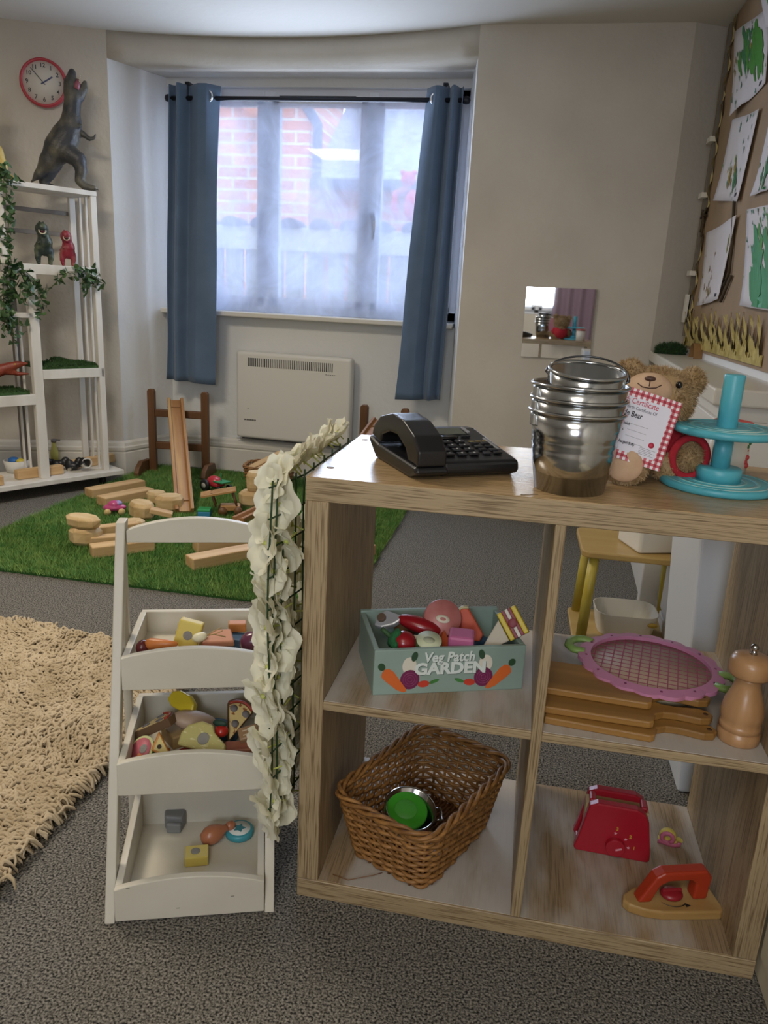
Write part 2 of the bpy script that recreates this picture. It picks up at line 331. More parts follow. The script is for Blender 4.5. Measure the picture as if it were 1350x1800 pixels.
nt.links.new(t.outputs[0], m1.inputs[1]); nt.links.new(d.outputs[0], m1.inputs[2]); nt.links.new(a.outputs[0], m2.inputs[1]); nt.links.new(m1.outputs[0], m2.inputs[2]); nt.links.new(m2.outputs[0], nt.nodes['Material Output'].inputs[0])
nx, nz = 90, 90; X = np.linspace(-1.6, -.16, nx); Z = np.linspace(0, 1, nz); V = []
for j in range(nz):
    for i in range(nx):
        x = X[i]; s = Z[j]; z = .907+s*1.056-.012*math.sin(PI*(x+1.6)/1.44)*s
        low = max(0, 1-s/.13)
        y = 3.085+.01*math.sin(9*x+3*s)+.006*math.sin(23*x-7*s)+.008*math.sin(14*(s+x*.5))-low*(.02+.010*math.sin(31*x)+.006*math.sin(67*x+2))
        V.append((x, y, z))
F = [(j*nx+i, j*nx+i+1, (j+1)*nx+i+1, (j+1)*nx+i) for j in range(nz-1) for i in range(nx-1)]
tag(npmesh('window_film', V, F, film, None, True), 'crinkled sheer white film hung over the whole window, gathered on the sill', 'window film')
# ---- curtains, rod
m_cur = M('blue_curtain', '566b84', .75, c2='4f647d', ns=8, bump=.15, bs=500, sheen=.2)
def curtain(name, label, xt0, xt1, xb0, xb1, zt, zb, folds, yb, ring):
    t = thing(name, label, 'curtain', ((xt0+xt1)/2, yb, zb)); ox = (xt0+xt1)/2
    nx, nz = 120, 40; V = []
    for j in range(nz):
        s = j/(nz-1); x0 = xb0+(xt0-xb0)*s; x1 = xb1+(xt1-xb1)*s
        for i in range(nx):
            u = i/(nx-1); y = folds(u)*(.85+.15*s)-.020+.045*s**6*(max(0, (u-.8)/.2) if ring > 0 else max(0, (.28-u)/.28)); 
            V.append((x0+(x1-x0)*u-ox+.004*math.sin(9*s+u*5)*(1-s), y+.005*math.sin(4*s*PI+u*8)*(1-s), (zt-zb)*s+(-.012*u*(1-s) if ring > 0 else .012*(u-1)*(1-s))))
    o = npmesh('curtain_fabric', V, [(j*nx+i, j*nx+i+1, (j+1)*nx+i+1, (j+1)*nx+i) for j in range(nz-1) for i in range(nx-1)], m_cur, t, True)
    md = o.modifiers.new('s', 'SOLIDIFY'); md.thickness = .003; md.offset = 0
    u = .8 if ring > 0 else .28
    y = folds(u); x = xt0+(xt1-xt0)*u-ox
    MB().tube([(x+.023*math.cos(a), y-.006, zt-zb-.055+.026*math.sin(a)) for a in np.linspace(0, 2*PI, 25)[:-1]], .0055, 8, closed=True).build('eyelet', M('chrome', 'd8dade', .18, 1), t)
    return t
def fl(u): # folds narrow at the wall side, one wide flat panel at the window side
    return (.03*math.sin(u*2*PI*3.2) if u < .42 else .03*math.sin(.42*2*PI*3.2)*max(0, 1-(u-.42)*5)-.018*math.sin((u-.42)/.58*PI))
curtain('curtain', 'left of two blue-grey eyelet curtains, hanging straight beside the window', -1.605, -1.345, -1.662, -1.372, 2.0, .52, fl, 2.955, 1)
curtain('curtain', 'right of two blue-grey eyelet curtains, flaring out to the left at its hem', -.295, -.118, -.368, -.128, 1.995, .515, lambda u: fl(1-u*1.0), 2.955, -1)
rd = thing('curtain_rod', 'dark metal curtain rod across the top of the bay window', 'curtain rod', (-.86, 2.955, 1.94))
mr_ = M('dark_metal', '2c2e36', .4, .6)
MB().tube([(-.745, 0, 0), (.745, 0, 0)], .011, 10).build('pole', mr_, rd)
for s in (-1, 1):
    MB().lathe([(.002, -.022), (.016, -.014), (.019, 0), (.016, .014), (.002, .02)], 14, TR((s*.757, 0, 0), (0, PI/2, 0))).build('finial', mr_, rd)
    MB().box((s*.655-.012, -.005, .06), (s*.655+.012, .1, .075)).box((s*.655-.006, -.005, 0), (s*.655+.006, .005, .07)).build('bracket', mr_, rd, bevel=.002)
# ---- heater
ht = thing('panel_heater', 'white electric panel heater with a slotted top grille mounted under the window', 'heater', (-.952, 3.095, .21), R(-3.2))
mh = M('heater_white', 'd9d6cd', .4)
o = MB().box((-.335, -.085, 0), (.335, -.015, .485)).build('casing', mh, ht, bevel=.018, seg=4)
MB().box((-.3, -.02, .06), (.3, -.004, .42)).build('wall_bracket', M('heater_grey', '8a8780', .6), ht)
mb = MB()
for i in range(46): x = -.262+i*.0108; mb.box((x, -.0862, .405), (x+.0052, -.0845, .452))
mb.build('grille', M('grille_dark', '3a3a3a', .6), ht)
mb = MB()
for i in range(60): x = -.3+i*.01; mb.box((x, -.08, -.004), (x+.005, -.03, .001))
mb.build('lower_vent', M('grille_dark', '3a3a3a'), ht)
mb = MB()
for x, wd in ((-.285, .012), (-.27, .014), (-.253, .01), (-.24, .014), (-.224, .01)): mb.box((x, -.0862, .102), (x+wd, -.085, .110))
for i in range(5): mb.box((.19+i*.012, -.0862, .388), (.198+i*.012, -.085, .391))
mb.build('badge', M('badge_grey', '66645f', .6), ht); MB().ell((-.262, -.0855, .17), .003, 8).build('indicator', M('grille_dark', '3a3a3a'), ht)
# ---- clock
cl = thing('wall_clock', 'round white wall clock with a red rim, high on the left wall', 'clock', (-2.105, 2.643, 1.927), (R(90), 0, R(22)))
MB().lathe([(.0001, 0), (.100, 0), (.106, .006), (.108, .02), (.106, .034), (.100, .038), (.095, .036), (.093, .026), (.0001, .026)], 48).build('rim', M('clock_red', 'b03a44', .35), cl)
MB().lathe([(.0001, .026), (.094, .026), (.094, .0275), (.0001, .0275)], 40).build('dial', M('clock_face', 'd4d0c8', .5), cl)
mk = M('clock_ink', '3b3c42', .6)
for i in range(1, 13):
    a = R(90-30*i); text(str(i), .026, mk, cl, (.074*math.cos(a), .074*math.sin(a), .0282), name='numeral', align='CENTER', bold=.0004)
for a, l, wd, nm, c in ((R(90-57), .05, .006, 'hour_hand', '3a4570'), (R(90+42), .08, .0035, 'minute_hand', '2c2f3c')):
    MB().box((-.012, -wd/2, .0295), (l, wd/2, .031), TR((0, 0, 0), (0, 0, a))).build(nm, M(nm, c, .5), cl)
# ---- mirror
mi = thing('wall_mirror', 'small square frameless mirror stuck on the back wall above the metal buckets', 'mirror', (.428, 2.722, .943), (0, R(-.5), 0))
MB().box((-.16, -.008, -.16), (.16, 0, .16)).build('mirror_glass', M('mirror_silver', (.85, .87, .88), .02, 1), mi)

# ================================================================ WHITE SHELVING UNIT WITH DINOSAURS
SA = Vector((-1.722, 2.527, 0)); SR = R(58.8)
SM = Matrix.Translation(SA) @ Matrix.Rotation(SR, 4, 'Z'); SMi = SM.inverted()
def shp(s, y, z): return SM @ Vector((s, y, z))
def spx(u, v, y=.03):     # local (s, z) of the unit's front plane shown at a pixel
    d = CM @ Vector(((u-675)/1354.04, -(v-900)/1354.04, -1)); o = SMi @ CAMP; dl = SMi.to_3x3() @ d; t = (y-o.y)/dl.y; p = o+dl*t; return p
mw = M('shelf_white', 'dcd8cf', .5, c2='cdc8bd', ns=14, nst=(1, 1, .2))
su = thing('shelving_unit', 'tall stepped white open shelving unit on a castor platform at the left wall', 'shelving', SA, SR)
MB().box((-1.5, 0, .06), (.01, .30, .085)).build('platform', mw, su, bevel=.003)
for s in (-.07, -.9):
    g = MB(); g.box((s-.02, .05, .045), (s+.02, .1, .06)); g.tube([(s, .06, .055), (s, .09, .026)], .008, 6); ca = g.build('castor', M('castor_metal', '8d8f92', .35, .8), su)
    MB().lathe([(.0001, -.011), (.02, -.011), (.025, -.006), (.025, .006), (.02, .011), (.0001, .011)], 20, TR((s, .085, .025), (0, PI/2, 0))).build('wheel', M('rubber_black', '161616', .5), ca)
def bxp(n, a, b, mat=mw): return MB().box(a, b).build(n, mat, su, bevel=.002)
Y0, Y1 = .045, .275
bxp('post', (-.078, Y0, .085), (-.048, Y0+.03, 1.415)); bxp('post', (-.078, Y1-.02, .085), (-.048, Y1, 1.415))
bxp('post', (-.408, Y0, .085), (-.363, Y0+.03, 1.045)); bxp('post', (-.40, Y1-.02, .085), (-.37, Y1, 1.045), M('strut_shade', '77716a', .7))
bxp('post', (-.515, Y0, .87), (-.485, Y0+.03, 1.415)); bxp('post', (-.515, Y1-.02, .87), (-.485, Y1, 1.415))
bxp('post', (-.84, Y0, .085), (-.80, Y0+.03, .9)); bxp('post', (-.84, Y1-.02, .085), (-.80, Y1, .9))
for y in (.12, .18): bxp('side_batten', (-.066, y, .085), (-.056, y+.012, 1.415))
for y in (.12, .18): bxp('side_batten', (-.425, y, .085), (-.415, y+.012, .85))
bxp('top_panel', (-.515, Y0-.004, 1.415), (-.048, Y1, 1.437)); bxp('shelf', (-.515, Y0, 1.045), (-.05, Y1, 1.09)); bxp('shelf', (-.363, Y0, .565), (-.05, Y1, .61))
bxp('shelf', (-.84, Y0, .85), (-.39, Y1, .872)); bxp('shelf', (-.84, Y0, .448), (-.405, Y1, .497))
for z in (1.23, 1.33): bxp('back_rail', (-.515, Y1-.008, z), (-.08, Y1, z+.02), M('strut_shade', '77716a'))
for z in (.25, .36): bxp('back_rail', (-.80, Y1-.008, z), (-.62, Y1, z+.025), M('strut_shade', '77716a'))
# turf pieces
mg_t = M('turf_base', '2d4a22', .95, c2='3d5c2c', ns=90, bump=1, bs=300)
def turf(label, pts, z):
    mb = MB(); mb.prism([(p[0], p[1]) for p in pts], 0, .012); t = thing('turf_piece', label, 'turf', shp(0, 0, z), SR, 'artificial turf laid on the white shelves')
    b = mb.build('backing', mg_t, t); n = 2600
    xs = [p[0] for p in pts]; ys = [p[1] for p in pts]; P = np.stack([rng.uniform(min(xs), max(xs), n), rng.uniform(min(ys), max(ys), n), np.full(n, .01)], 1)
    hump = .022*np.exp(-((P[:, 0]-(min(xs)*.45+max(xs)*.55))/.05)**2)*((P[:, 1]-min(ys))/(max(ys)-min(ys))); P[:, 2] += hump
    D = rng.normal(0, .35, (n, 3)); D[:, 2] = 1; D *= .014; S = rng.normal(0, 1, (n, 3)); S[:, 2] = 0; S *= .0022
    o = npmesh('grass_pile', np.concatenate([P-S, P+S, P+D]), np.stack([np.arange(n), np.arange(n)+n, np.arange(n)+2*n], 1), mg_t, t); o['kind'] = 'stuff'
turf('green turf lying on the right middle shelf of the white unit', [(-.36, .06), (-.06, .05), (-.08, .26), (-.36, .26)], .611)
turf('green turf lying under the red dinosaur on the lower left shelf', [(-.79, .06), (-.425, .06), (-.425, .26), (-.79, .26)], .498)

def dino(name, label, loc, rotz, k, spec, mat, belly=None, vox=.006, extra=None, group='toy dinosaurs on the white shelves'):
    t = thing(name, label, 'toy dinosaur', loc, rotz, group); mb = MB()
    for pts, rad in spec:
        P = [((p[0])*k, (p[2] if len(p) > 2 else 0)*k, p[1]*k) for p in pts]
        # resample smoothly
        Q = []; RR = []
        for i in range(len(P)-1):
            for q in range(6): a = q/6; a2 = a*a*(3-2*a); Q.append(tuple(P[i][c]+(P[i+1][c]-P[i][c])*a for c in range(3))); RR.append((rad[i]+(rad[i+1]-rad[i])*a2)*k)
        Q.append(P[-1]); RR.append(rad[-1]*k); mb.tube(Q, RR, 12)
        mb.ell(Q[0], RR[0]*.98, 12); mb.ell(Q[-1], RR[-1]*.98, 12)
    fuse('body', mb, mat, t, vox*1.0, 4)
    if extra: extra(t, k)
    return t
def dmat(name, back, belly, ns=25): return M(name, back, .45, c2=belly, ns=ns, lo=.45, hi=.75, bump=.5, bs=140)
def claws(t, k, pts, mat='3a2f26'):
    mb = MB()
    for x, z, y in pts: mb.tube([(x*k, y*k, z*k), ((x+2.5)*k, y*k, (z+.2)*k), ((x+5)*k, y*k, (z-1)*k)], [1.1*k, .8*k, .1*k], 6)
    mb.build('claws', M('claw', mat, .4), t)
K = .00296
# grey tyrannosaur roaring upwards (units are pixels of about 3 mm)
rex = [([(-57, 8), (-44, 22), (-28, 42), (-14, 60), (-2, 80), (6, 98)], [2, 8, 16, 23, 22, 17]),
       ([(6, 98), (8, 116), (10, 130), (12, 142)], [17, 13.5, 13, 14]),
       ([(10, 142, 0), (9, 156), (12, 172)], [13, 11, 6]), ([(18, 140), (27, 150), (30, 160)], [11, 7, 4]),
       ([(-22, 42, 10), (-32, 24, 13), (-40, 12, 13), (-38, 4, 12), (-24, 3, 10)], [14, 11, 8, 6, 5]),
       ([(0, 54, -9), (14, 46, -14), (18, 30, -16), (14, 14, -16), (24, 5, -18), (36, 4, -20)], [15, 13, 9.5, 7.5, 6.5, 5]),
       ([(8, 96, -8), (14, 92, -12), (22, 97, -13)], [5, 3, 2]), ([(22, 86, -4), (32, 78, -8), (40, 80, -9), (42, 88, -9)], [5, 3.5, 2.5, 1.4])]
def rexx(t, k):
    MB().tube([(16*k, -7*k, 147*k), (19*k, -6*k, 156*k), (20*k, -2*k, 162*k)], [5.5*k, 4.5*k, 2.5*k], 10).build('mouth', M('mouth_pink', '8d4f5c', .4), t)
    mb = MB()
    for i in range(7): z = 151+i*2.6; mb.lathe([(.8*k, 0), (.05*k, 3*k)], 6, TR(((21+i*.5)*k, -8*k, z*k), (0, -.6, 0)))
    mb.build('teeth', M('tooth', 'cfc8b0', .4), t)
    claws(t, k, [(36, 3, -24), (38, 3, -20), (36, 3, -16), (-22, 3, 6), (-20, 3, 10)])
p = at(122, 331, 1.437)
dino('toy_dinosaur', 'large dark grey tyrannosaur toy roaring upwards on top of the white unit', shp(spx(124, 331, .15).x, .15, 1.437), R(30), K, rex, dmat('dino_grey', '36373a', '6f6a58', 12), extra=rexx)
yel = [([(-60, 20), (-30, 50), (0, 85), (14, 108), (10, 125)], [10, 26, 28, 20, 12]), ([(5, 60, -8), (24, 45, -12), (34, 25, -14), (38, 8, -14), (50, 4, -14)], [18, 15, 10, 7, 5]),
       ([(-10, 50, 12), (-16, 20, 14), (-12, 5, 14), (0, 4, 14)], [14, 10, 7, 5]), ([(18, 98, -14), (22, 90, -18), (28, 96, -20)], [6, 4, 2.5]), ([(28, 96, -20), (27, 104, -20)], [1.6, .8]), ([(28, 96, -20), (32, 103, -20)], [1.6, .8]), ([(28, 96, -20), (23, 103, -20)], [1.6, .8]), ([(10, 125), (14, 140), (26, 146)], [12, 13, 7])]
dino('toy_dinosaur', 'yellow toy dinosaur at the left end of the unit top, partly behind ivy', shp(-.52, .16, 1.437), R(30), K*.85, yel, dmat('dino_yellow', 'b89a3c', 'cdb873', 8), extra=lambda t, k: claws(t, k, [(50, 4, -18), (52, 4, -12)]))
small = [([(-10, 28, 12), (-6, 24, 8), (0, 26, 2), (2, 34, -3), (0, 46, -7)], [4, 9, 14, 12, 9]), ([(0, 46, -7), (-2, 54, -11), (-2, 56, -19)], [9, 10.5, 8]), ([(-1, 48, -12), (-2, 46, -20)], [4, 3.2]),
         ([(8, 22, 0), (10, 12, -2), (8, 3, 0), (9, 2, -7)], [7, 5, 3.5, 3]), ([(-8, 22, 0), (-10, 12, -2), (-9, 3, 0), (-9, 2, -7)], [7, 5, 3.5, 3]), ([(6, 36, -8), (9, 32, -14)], [2.6, 1.4]), ([(-6, 36, -8), (-9, 32, -14)], [2.6, 1.4]), ([(-5, 62, -12), (-5, 66, -12)], [2, 1]), ([(1, 62, -12), (1, 66, -12)], [2, 1])]
def smx(t, k): 
    MB().ell((-2*k, -21.5*k, 50.5*k), (4.6*k, 3.5*k, 3.4*k), 12).build('mouth', M('mouth_dark', '4a1620', .4), t)
    MB().tube([(-2*k+5*k*math.cos(a), (-22.5)*k, 50.5*k+4.2*k*math.sin(a)) for a in np.linspace(0, 2*PI, 17)[:-1]], .9*k, 5, closed=True).build('teeth', M('tooth', 'cfc8b0'), t)
    MB().ell((2.5*k, -17*k, 59*k), 1*k, 8).ell((-6.5*k, -17*k, 59*k), 1*k, 8).build('eyes', M('eye_gold', 'c8a040', .3), t)
dino('toy_dinosaur', 'small dark green tyrannosaur toy with an open mouth on the upper shelf', shp(spx(79, 467, .12).x, .12, 1.091), R(38), .0029, small, dmat('dino_green', '23302a', '5d6648'), extra=smx, vox=.004)
dino('toy_dinosaur', 'small crimson toy dinosaur standing right of the green one on the upper shelf', shp(spx(120, 466, .12).x, .12, 1.091), R(36), .0025, small, dmat('dino_red', '8a2233', '9c6a60'), extra=smx, vox=.004)
redd = [([(-60, 14), (-30, 24), (-8, 30), (8, 31), (22, 36)], [6, 14, 15, 10, 8]), ([(22, 36), (36, 41), (50, 43)], [8, 6, 2.8]), ([(20, 32), (36, 27), (52, 27)], [7, 3.4, 2.2]), ([(-12, 22, -8), (-10, 10, -9), (-12, 2, -9), (-2, 2, -10)], [8, 5, 4, 3]), ([(-36, 20, -6), (-38, 8, -8), (-34, 2, -8), (-26, 2, -9)], [8, 5, 4, 3])]
def redx(t, k):
    mb = MB()
    for i in range(11): mb.lathe([(1.6*k, 0), (.1*k, 5*k)], 6, TR(((-28+i*5)*k, 0, (37-abs(i-6)*.6+i*.35)*k)))
    mb.build('spines', M('dino_spine', '4a2218', .5), t); MB().ell((34*k, -5*k, 42*k), 1.5*k, 8).build('eye', M('eye_gold', 'c8a040'), t)
dino('toy_dinosaur', 'red-brown spiny dinosaur toy with gaping jaws on the lower left shelf', shp(-.56, .14, .511), R(34), .003, redd, dmat('dino_rust', '7d2f20', '96503a'), extra=redx)
# ---- ivy
ml = M('ivy_leaf', '2d4a2c', .5, c2='5d7a45', ns=30, lo=.4, hi=.8); mst = M('ivy_stem', '57603a', .7)
def ivy(label, paths, dens=70, seed=1):
    rg = random.Random(seed); t = thing('ivy_garland', label, 'garland', shp(-.4, .03, 1.0)); o0 = t.location
    st = MB(); lf = MB(); k = 0
    for px in paths:
        P = []
        for i in range(len(px)-1):
            n = max(2, int(math.hypot(px[i+1][0]-px[i][0], px[i+1][1]-px[i][1])/5))
            for q in range(n): a = q/n; P.append((px[i][0]+(px[i+1][0]-px[i][0])*a, px[i][1]+(px[i+1][1]-px[i][1])*a))
        P.append(px[-1]); W = []
        for u, v in P:
            l = spx(u, v, .03+.01*math.sin(u*.3+v*.2)); W.append(SM @ Vector((l.x, l.y, l.z))-o0)
        st.tube(W, .0022, 5)
        for i in range(int(len(W)*dens/10)):
            c = W[rg.randrange(len(W))]+Vector((rg.gauss(0, .016), rg.gauss(0, .014)-.01, rg.gauss(0, .016))); s = rg.uniform(.014, .026)
            m = TR(c, (rg.uniform(-.9, 2.2), rg.uniform(-.8, .8), rg.uniform(0, 6.28)), s)
            lf.add([(0, -.6, 0), (.55, -.35, .12), (.38, .1, .06), (.3, .45, .04), (0, 1, -.1), (-.3, .45, .04), (-.38, .1, .06), (-.55, -.35, .12), (0, .1, -.06)], [(0, 1, 2, 8), (8, 2, 3, 4), (8, 4, 5, 6), (0, 8, 6, 7)], True, m)
    st.build('stem', mst, t); o = lf.build('leaves', ml, t); o['kind'] = 'stuff'
ivy('green ivy garland trailing down the left of the white unit', [[(8, 285), (6, 330), (20, 360), (12, 420), (22, 470), (18, 540), (25, 600)], [(0, 300), (14, 318), (30, 322)], [(22, 470), (5, 500), (8, 560), (20, 590)], [(22, 470), (38, 470), (50, 500), (45, 530)], [(0, 560), (25, 565), (45, 575)]], 30, 3)
ivy('green ivy sprig swagged across the middle of the white unit to its right post', [[(30, 465), (60, 490), (80, 515), (100, 495), (120, 478), (150, 478), (178, 492)], [(60, 490), (75, 530), (72, 550)], [(150, 478), (158, 505), (150, 515)], [(140, 500), (158, 488), (182, 505)]], 24, 8)
# ---- things on the platform
mwood = M('pine', 'd0b081', .55, c2='bb9565', ns=9, nst=(.3, 3, 3), bump=.1, bs=60)
def plank(label, p0, p1, wd, h, z0=0, tilt=0, roll=0, group=None, name='wooden_block', mat=None, cat='wooden block', cap=.004, hump=0):
    p0 = Vector((p0[0], p0[1], 0)); p1 = Vector((p1[0], p1[1], 0)); L = (p1-p0).length; a = math.atan2(p1.y-p0.y, p1.x-p0.x)
    mb = MB().box((0, 0, 0), (L, wd, h)); o = mb.build(name, mat or mwood, None, bevel=cap); o.location = (p0.x, p0.y, z0); o.rotation_euler = (roll, -tilt, a)
    return tag(o, label, cat, group)
g = 'wooden blocks standing on the platform of the white unit'
for (a, b, l) in (((129, 826), (203, 812), 'pine block at the right end of the white castor platform, below the turf'), ((32, 844), (113, 833), 'pine block in the middle of the white castor platform'), ((-60, 862), (8, 853), 'pine block cut off by the left edge, on the castor platform')):
    plank(l, at(*a, .086), at(*b, .086), .045, .045, .086, group=g)
c = thing('toy_tub', 'round white tub of blue and yellow toys behind the wooden blocks', 'tub', at(28, 832, .086)+Vector((-.02, .04, 0)))
MB().lathe([(.05, 0), (.062, .06), (.058, .06), (.047, .004), (.0001, .004)], 28).build('tub', M('tub_white', 'd6d4ce', .5), c)
MB().ell((-.015, 0, .055), (.03, .025, .018)).build('toy_blue', M('toy_blue', '2f6fb5', .4), c); MB().ell((.025, -.005, .055), (.02, .02, .014)).build('toy_yellow', M('toy_yellow', 'c9b73c', .4), c)
q = at(97, 815, .086)+Vector((-.02, .03, 0)); c = thing('toy_bottle', 'yellow-green bottle standing beside the black and white toys', 'bottle', q)
MB().lathe([(.02, 0), (.022, .05), (.012, .09), (.010, .11)], 20).build('body', M('bottle_lime', 'b9b96a', .3), c); MB().lathe([(.014, .11), (.014, .125), (.0001, .127)], 16).box((-.004, 0, .118), (.035, .006, .126)).build('cap', M('bottle_cap', '77767a', .4), c)
q = shp(-.22, .15, .086); c = thing('toy_whale', 'black and white plastic toy lying on its side behind the pine block', 'toy animal', q, R(20)); mb = MB()
for i in range(8): mb.ell((-.1+i*.022, .01*math.sin(i*2), .03+.012*math.cos(i*1.7)), (.024, .02, .02+.008*(i % 3)), 10)
fuse('body', mb, M('whale_black', '17181a', .4, c2='b9b3a4', ns=16, lo=.6, hi=.66), c, .004)
MB().tube([(.075, -.02+.0, .045), (.10, -.035, .045)], .026, 16).build('snout', M('whale_black', '17181a'), c)
MB().tube([(.10+.0*a, -.038+.0, .045) if 0 else (.102+.024*math.cos(a)*.85, -.037+.024*math.cos(a)*.5, .045+.024*math.sin(a)) for a in np.linspace(0, 2*PI, 21)[:-1]], .004, 6, closed=True).build('mouth_ring', M('ring_white', 'c9c6be', .4), c)

# ================================================================ PLAY AREA ON THE FLOOR
mg = M('artificial_grass', '4d8038', .8, c2='84a052', ns=22, lo=.3, hi=.75, detail=8)
gr = thing('grass_mat', 'green artificial grass mat spread on the carpet below the window', 'mat', (-1.0, 2.1, 0))
MB().box((-.77, -.86, 0), (.78, .86, .012)).build('backing', M('turf_back', '2c5a20', .95), gr)
n = 150000; P = np.stack([rng.uniform(-.78, .79, n), rng.uniform(-.87, .87, n), np.full(n, .01)], 1)
D = rng.normal(0, .45, (n, 3)); D[:, 2] = 1; D[:, 0] += .25*np.sin(P[:, 1]*9); D *= rng.uniform(.014, .028, (n, 1)); S = rng.normal(0, 1, (n, 3)); S[:, 2] = 0; S /= np.linalg.norm(S, axis=1)[:, None]; S *= .0017
o = npmesh('grass_pile', np.concatenate([P-S, P+S, P+D]), np.stack([np.arange(n), np.arange(n)+n, np.arange(n)+2*n], 1), mg, gr); o['kind'] = 'stuff'
GZ = .018
# ---- stands and ramps
md = M('stained_wood', '6f4a2c', .5, c2='593818', ns=7, nst=(3, 3, .4), bump=.1, bs=60)
def stand(label, loc, rot, w=.30, h=.47, gp='dark wooden ramp stands'):
    t = thing('ramp_stand', label, 'ramp stand', loc, rot, gp)
    for s in (-1, 1):
        o = [(-.02, 0), (.02, 0), (.02, h-.012), (.012, h), (-.012, h), (-.02, h-.012)]
        MB().prism(o, -.015, .015, TR((s*w/2, 0, 0), (R(90), 0, 0))).build('post', md, t, bevel=.003)
        f = [(-.17, 0), (.05, 0), (.05, .03), (.02, .075), (-.10, .085), (-.15, .06), (-.17, .03)]
        MB().prism(f, -.013, .013, Matrix.Translation((s*(w/2+.034), 0, 0)) @ Matrix.Rotation(R(90), 4, 'Z') @ Matrix.Rotation(R(90), 4, 'X')).build('foot', md, t, bevel=.004)
    for z in (.14, .32): MB().box((-w/2+.02, -.013, z), (w/2-.02, .013, z+.04)).build('rung', md, t, bevel=.004)
    return t
stand('dark wooden ramp stand in the left corner of the bay, holding the long ramp', (-1.555, 2.85, GZ-.012), R(6))
stand('dark wooden ramp stand under the right curtain, behind the black telephone', (-.40, 2.83, GZ-.012), R(-6), w=.22)
def ramp(label, p0, p1, wd=.085, mat='ramp_pine', c='b8925c'):
    a = Vector(p0); b = Vector(p1); L = (b-a).length; d = (b-a).normalized(); t = thing('toy_ramp', label, 'toy ramp', a, (0, -math.asin(d.z), math.atan2(d.y, d.x)), 'grooved wooden ramps')
    o = [(-wd/2, 0), (wd/2, 0), (wd/2, .028), (wd/2-.014, .028), (wd/2-.02, .012), (-wd/2+.02, .012), (-wd/2+.014, .028), (-wd/2, .028)]
    m = Matrix.Rotation(R(90), 4, 'Z') @ Matrix.Rotation(R(90), 4, 'X')
    MB().prism(o, 0, L, m).build('channel', M(mat, c, .5, c2='96683a', ns=6, nst=(.3, 4, 4)), t, bevel=.002)
    k = MB()
    for q in (.08, .92): k.tube([(L*q, -wd/2-.001, .014), (L*q, wd/2+.001, .014)], .003, 6)
    k.build('dowel', M('dowel', '7c5528', .5), t); return t
ramp('long grooved wooden ramp sloping from the left stand down to the grass', (-1.18, 2.10, GZ+.002), (-1.565, 2.835, .415))
ramp('dark grooved ramp leaning on the stand behind the telephone', (-.62, 2.25, GZ+.002), (-.41, 2.80, .40), mat='ramp_dark', c='7a5230')
ramp('short grooved track piece lying on the grass behind the white flowers', at(418, 920, .02), at(470, 895, .02), wd=.06, mat='ramp_mid', c='a5744a')
# ---- building blocks
gb = 'pale wooden building blocks on the grass mat'
plank('rear plank of the pair lying left of the ramp foot on the grass', at(172, 882, .02)+Vector((-.05, .04, 0)), at(258, 862, .02)+Vector((-.02, .03, 0)), .07, .045, GZ, group=gb)
plank('front plank of the pair lying left of the ramp foot on the grass', at(186, 892, .02), at(272, 874, .02), .075, .045, GZ, group=gb)
plank('long plank at the front of the trio by the ladder post on the grass', at(163, 982, .02), at(273, 968, .02), .06, .045, GZ, group=gb)
plank('middle plank of the trio by the ladder post on the grass', at(160, 962, .02), at(262, 955, .02), .05, .04, GZ, group=gb)
plank('rear plank of the trio by the ladder post on the grass', at(158, 950, .02)+Vector((0, .03, 0)), at(240, 940, .02)+Vector((0, .03, 0)), .045, .045, GZ, group=gb)
plank('front plank seen under the arched ladder handle on the grass', at(340, 1003, .02), at(450, 982, .02), .07, .045, GZ, group=gb)
plank('rear plank seen under the arched ladder handle, behind the other', at(340, 980, .02)+Vector((0, .04, 0)), at(446, 966, .02)+Vector((0, .04, 0)), .07, .065, GZ, group=gb)
plank('plank end glimpsed through the shelf beside its left panel, nearest', at(640, 985, .02), at(661, 975, .02), .07, .045, GZ, group=gb)
plank('plank end glimpsed through the shelf beside its left panel, farther', at(640, 950, .02), at(659, 940, .02), .07, .045, GZ, group=gb)
def gem(label, loc, s, rot, seed, nm='wooden_rock'):
    rg = random.Random(seed); n = 8; o = []
    ring = lambda r, z: [(r*s[0]*math.cos(2*PI*i/n+.2)*(1+rg.uniform(-.06, .06)), r*s[1]*math.sin(2*PI*i/n+.2)*(1+rg.uniform(-.06, .06)), z*s[2]) for i in range(n)]
    v = ring(.8, 0)+ring(1, .2)+ring(1, .78)+ring(.8, 1); f = [tuple(range(n-1, -1, -1)), tuple(range(3*n, 4*n))]
    for k in range(3): f += [(k*n+i, k*n+(i+1) % n, (k+1)*n+(i+1) % n, (k+1)*n+i) for i in range(n)]
    ob = MB().add(v, f).build(nm, M('pale_wood', 'd3b88a', .6, c2='bb9a68', ns=7, nst=(1, 4, 4)), None, bevel=.003); ob.location = loc; ob.rotation_euler = rot
    return tag(ob, label, 'wooden rock', 'faceted wooden balancing rocks')
gem('faceted wooden rock beside the pink car, largest of the group', at(240, 915, .02)+Vector((0, .05, 0)), (.075, .05, .075), (0, 0, R(-30)), 1)
gem('faceted wooden rock lying nearest the ramp foot', at(290, 902, .02)+Vector((0, .05, 0)), (.065, .05, .075), (0, 0, R(25)), 2)
gem('faceted wooden rock peeping out behind the other two', at(262, 892, .02)+Vector((0, .08, 0)), (.05, .04, .06), (0, 0, 0), 3)
plank('flat wooden slat leaning across the faceted rocks', at(262, 905, .06), at(303, 920, .02), .05, .022, .065, tilt=R(-14), group=gb)
gem('small wooden rock just above the ladder handle', at(230, 932, .02)+Vector((0, .03, 0)), (.045, .04, .04), (0, 0, .3), 4)
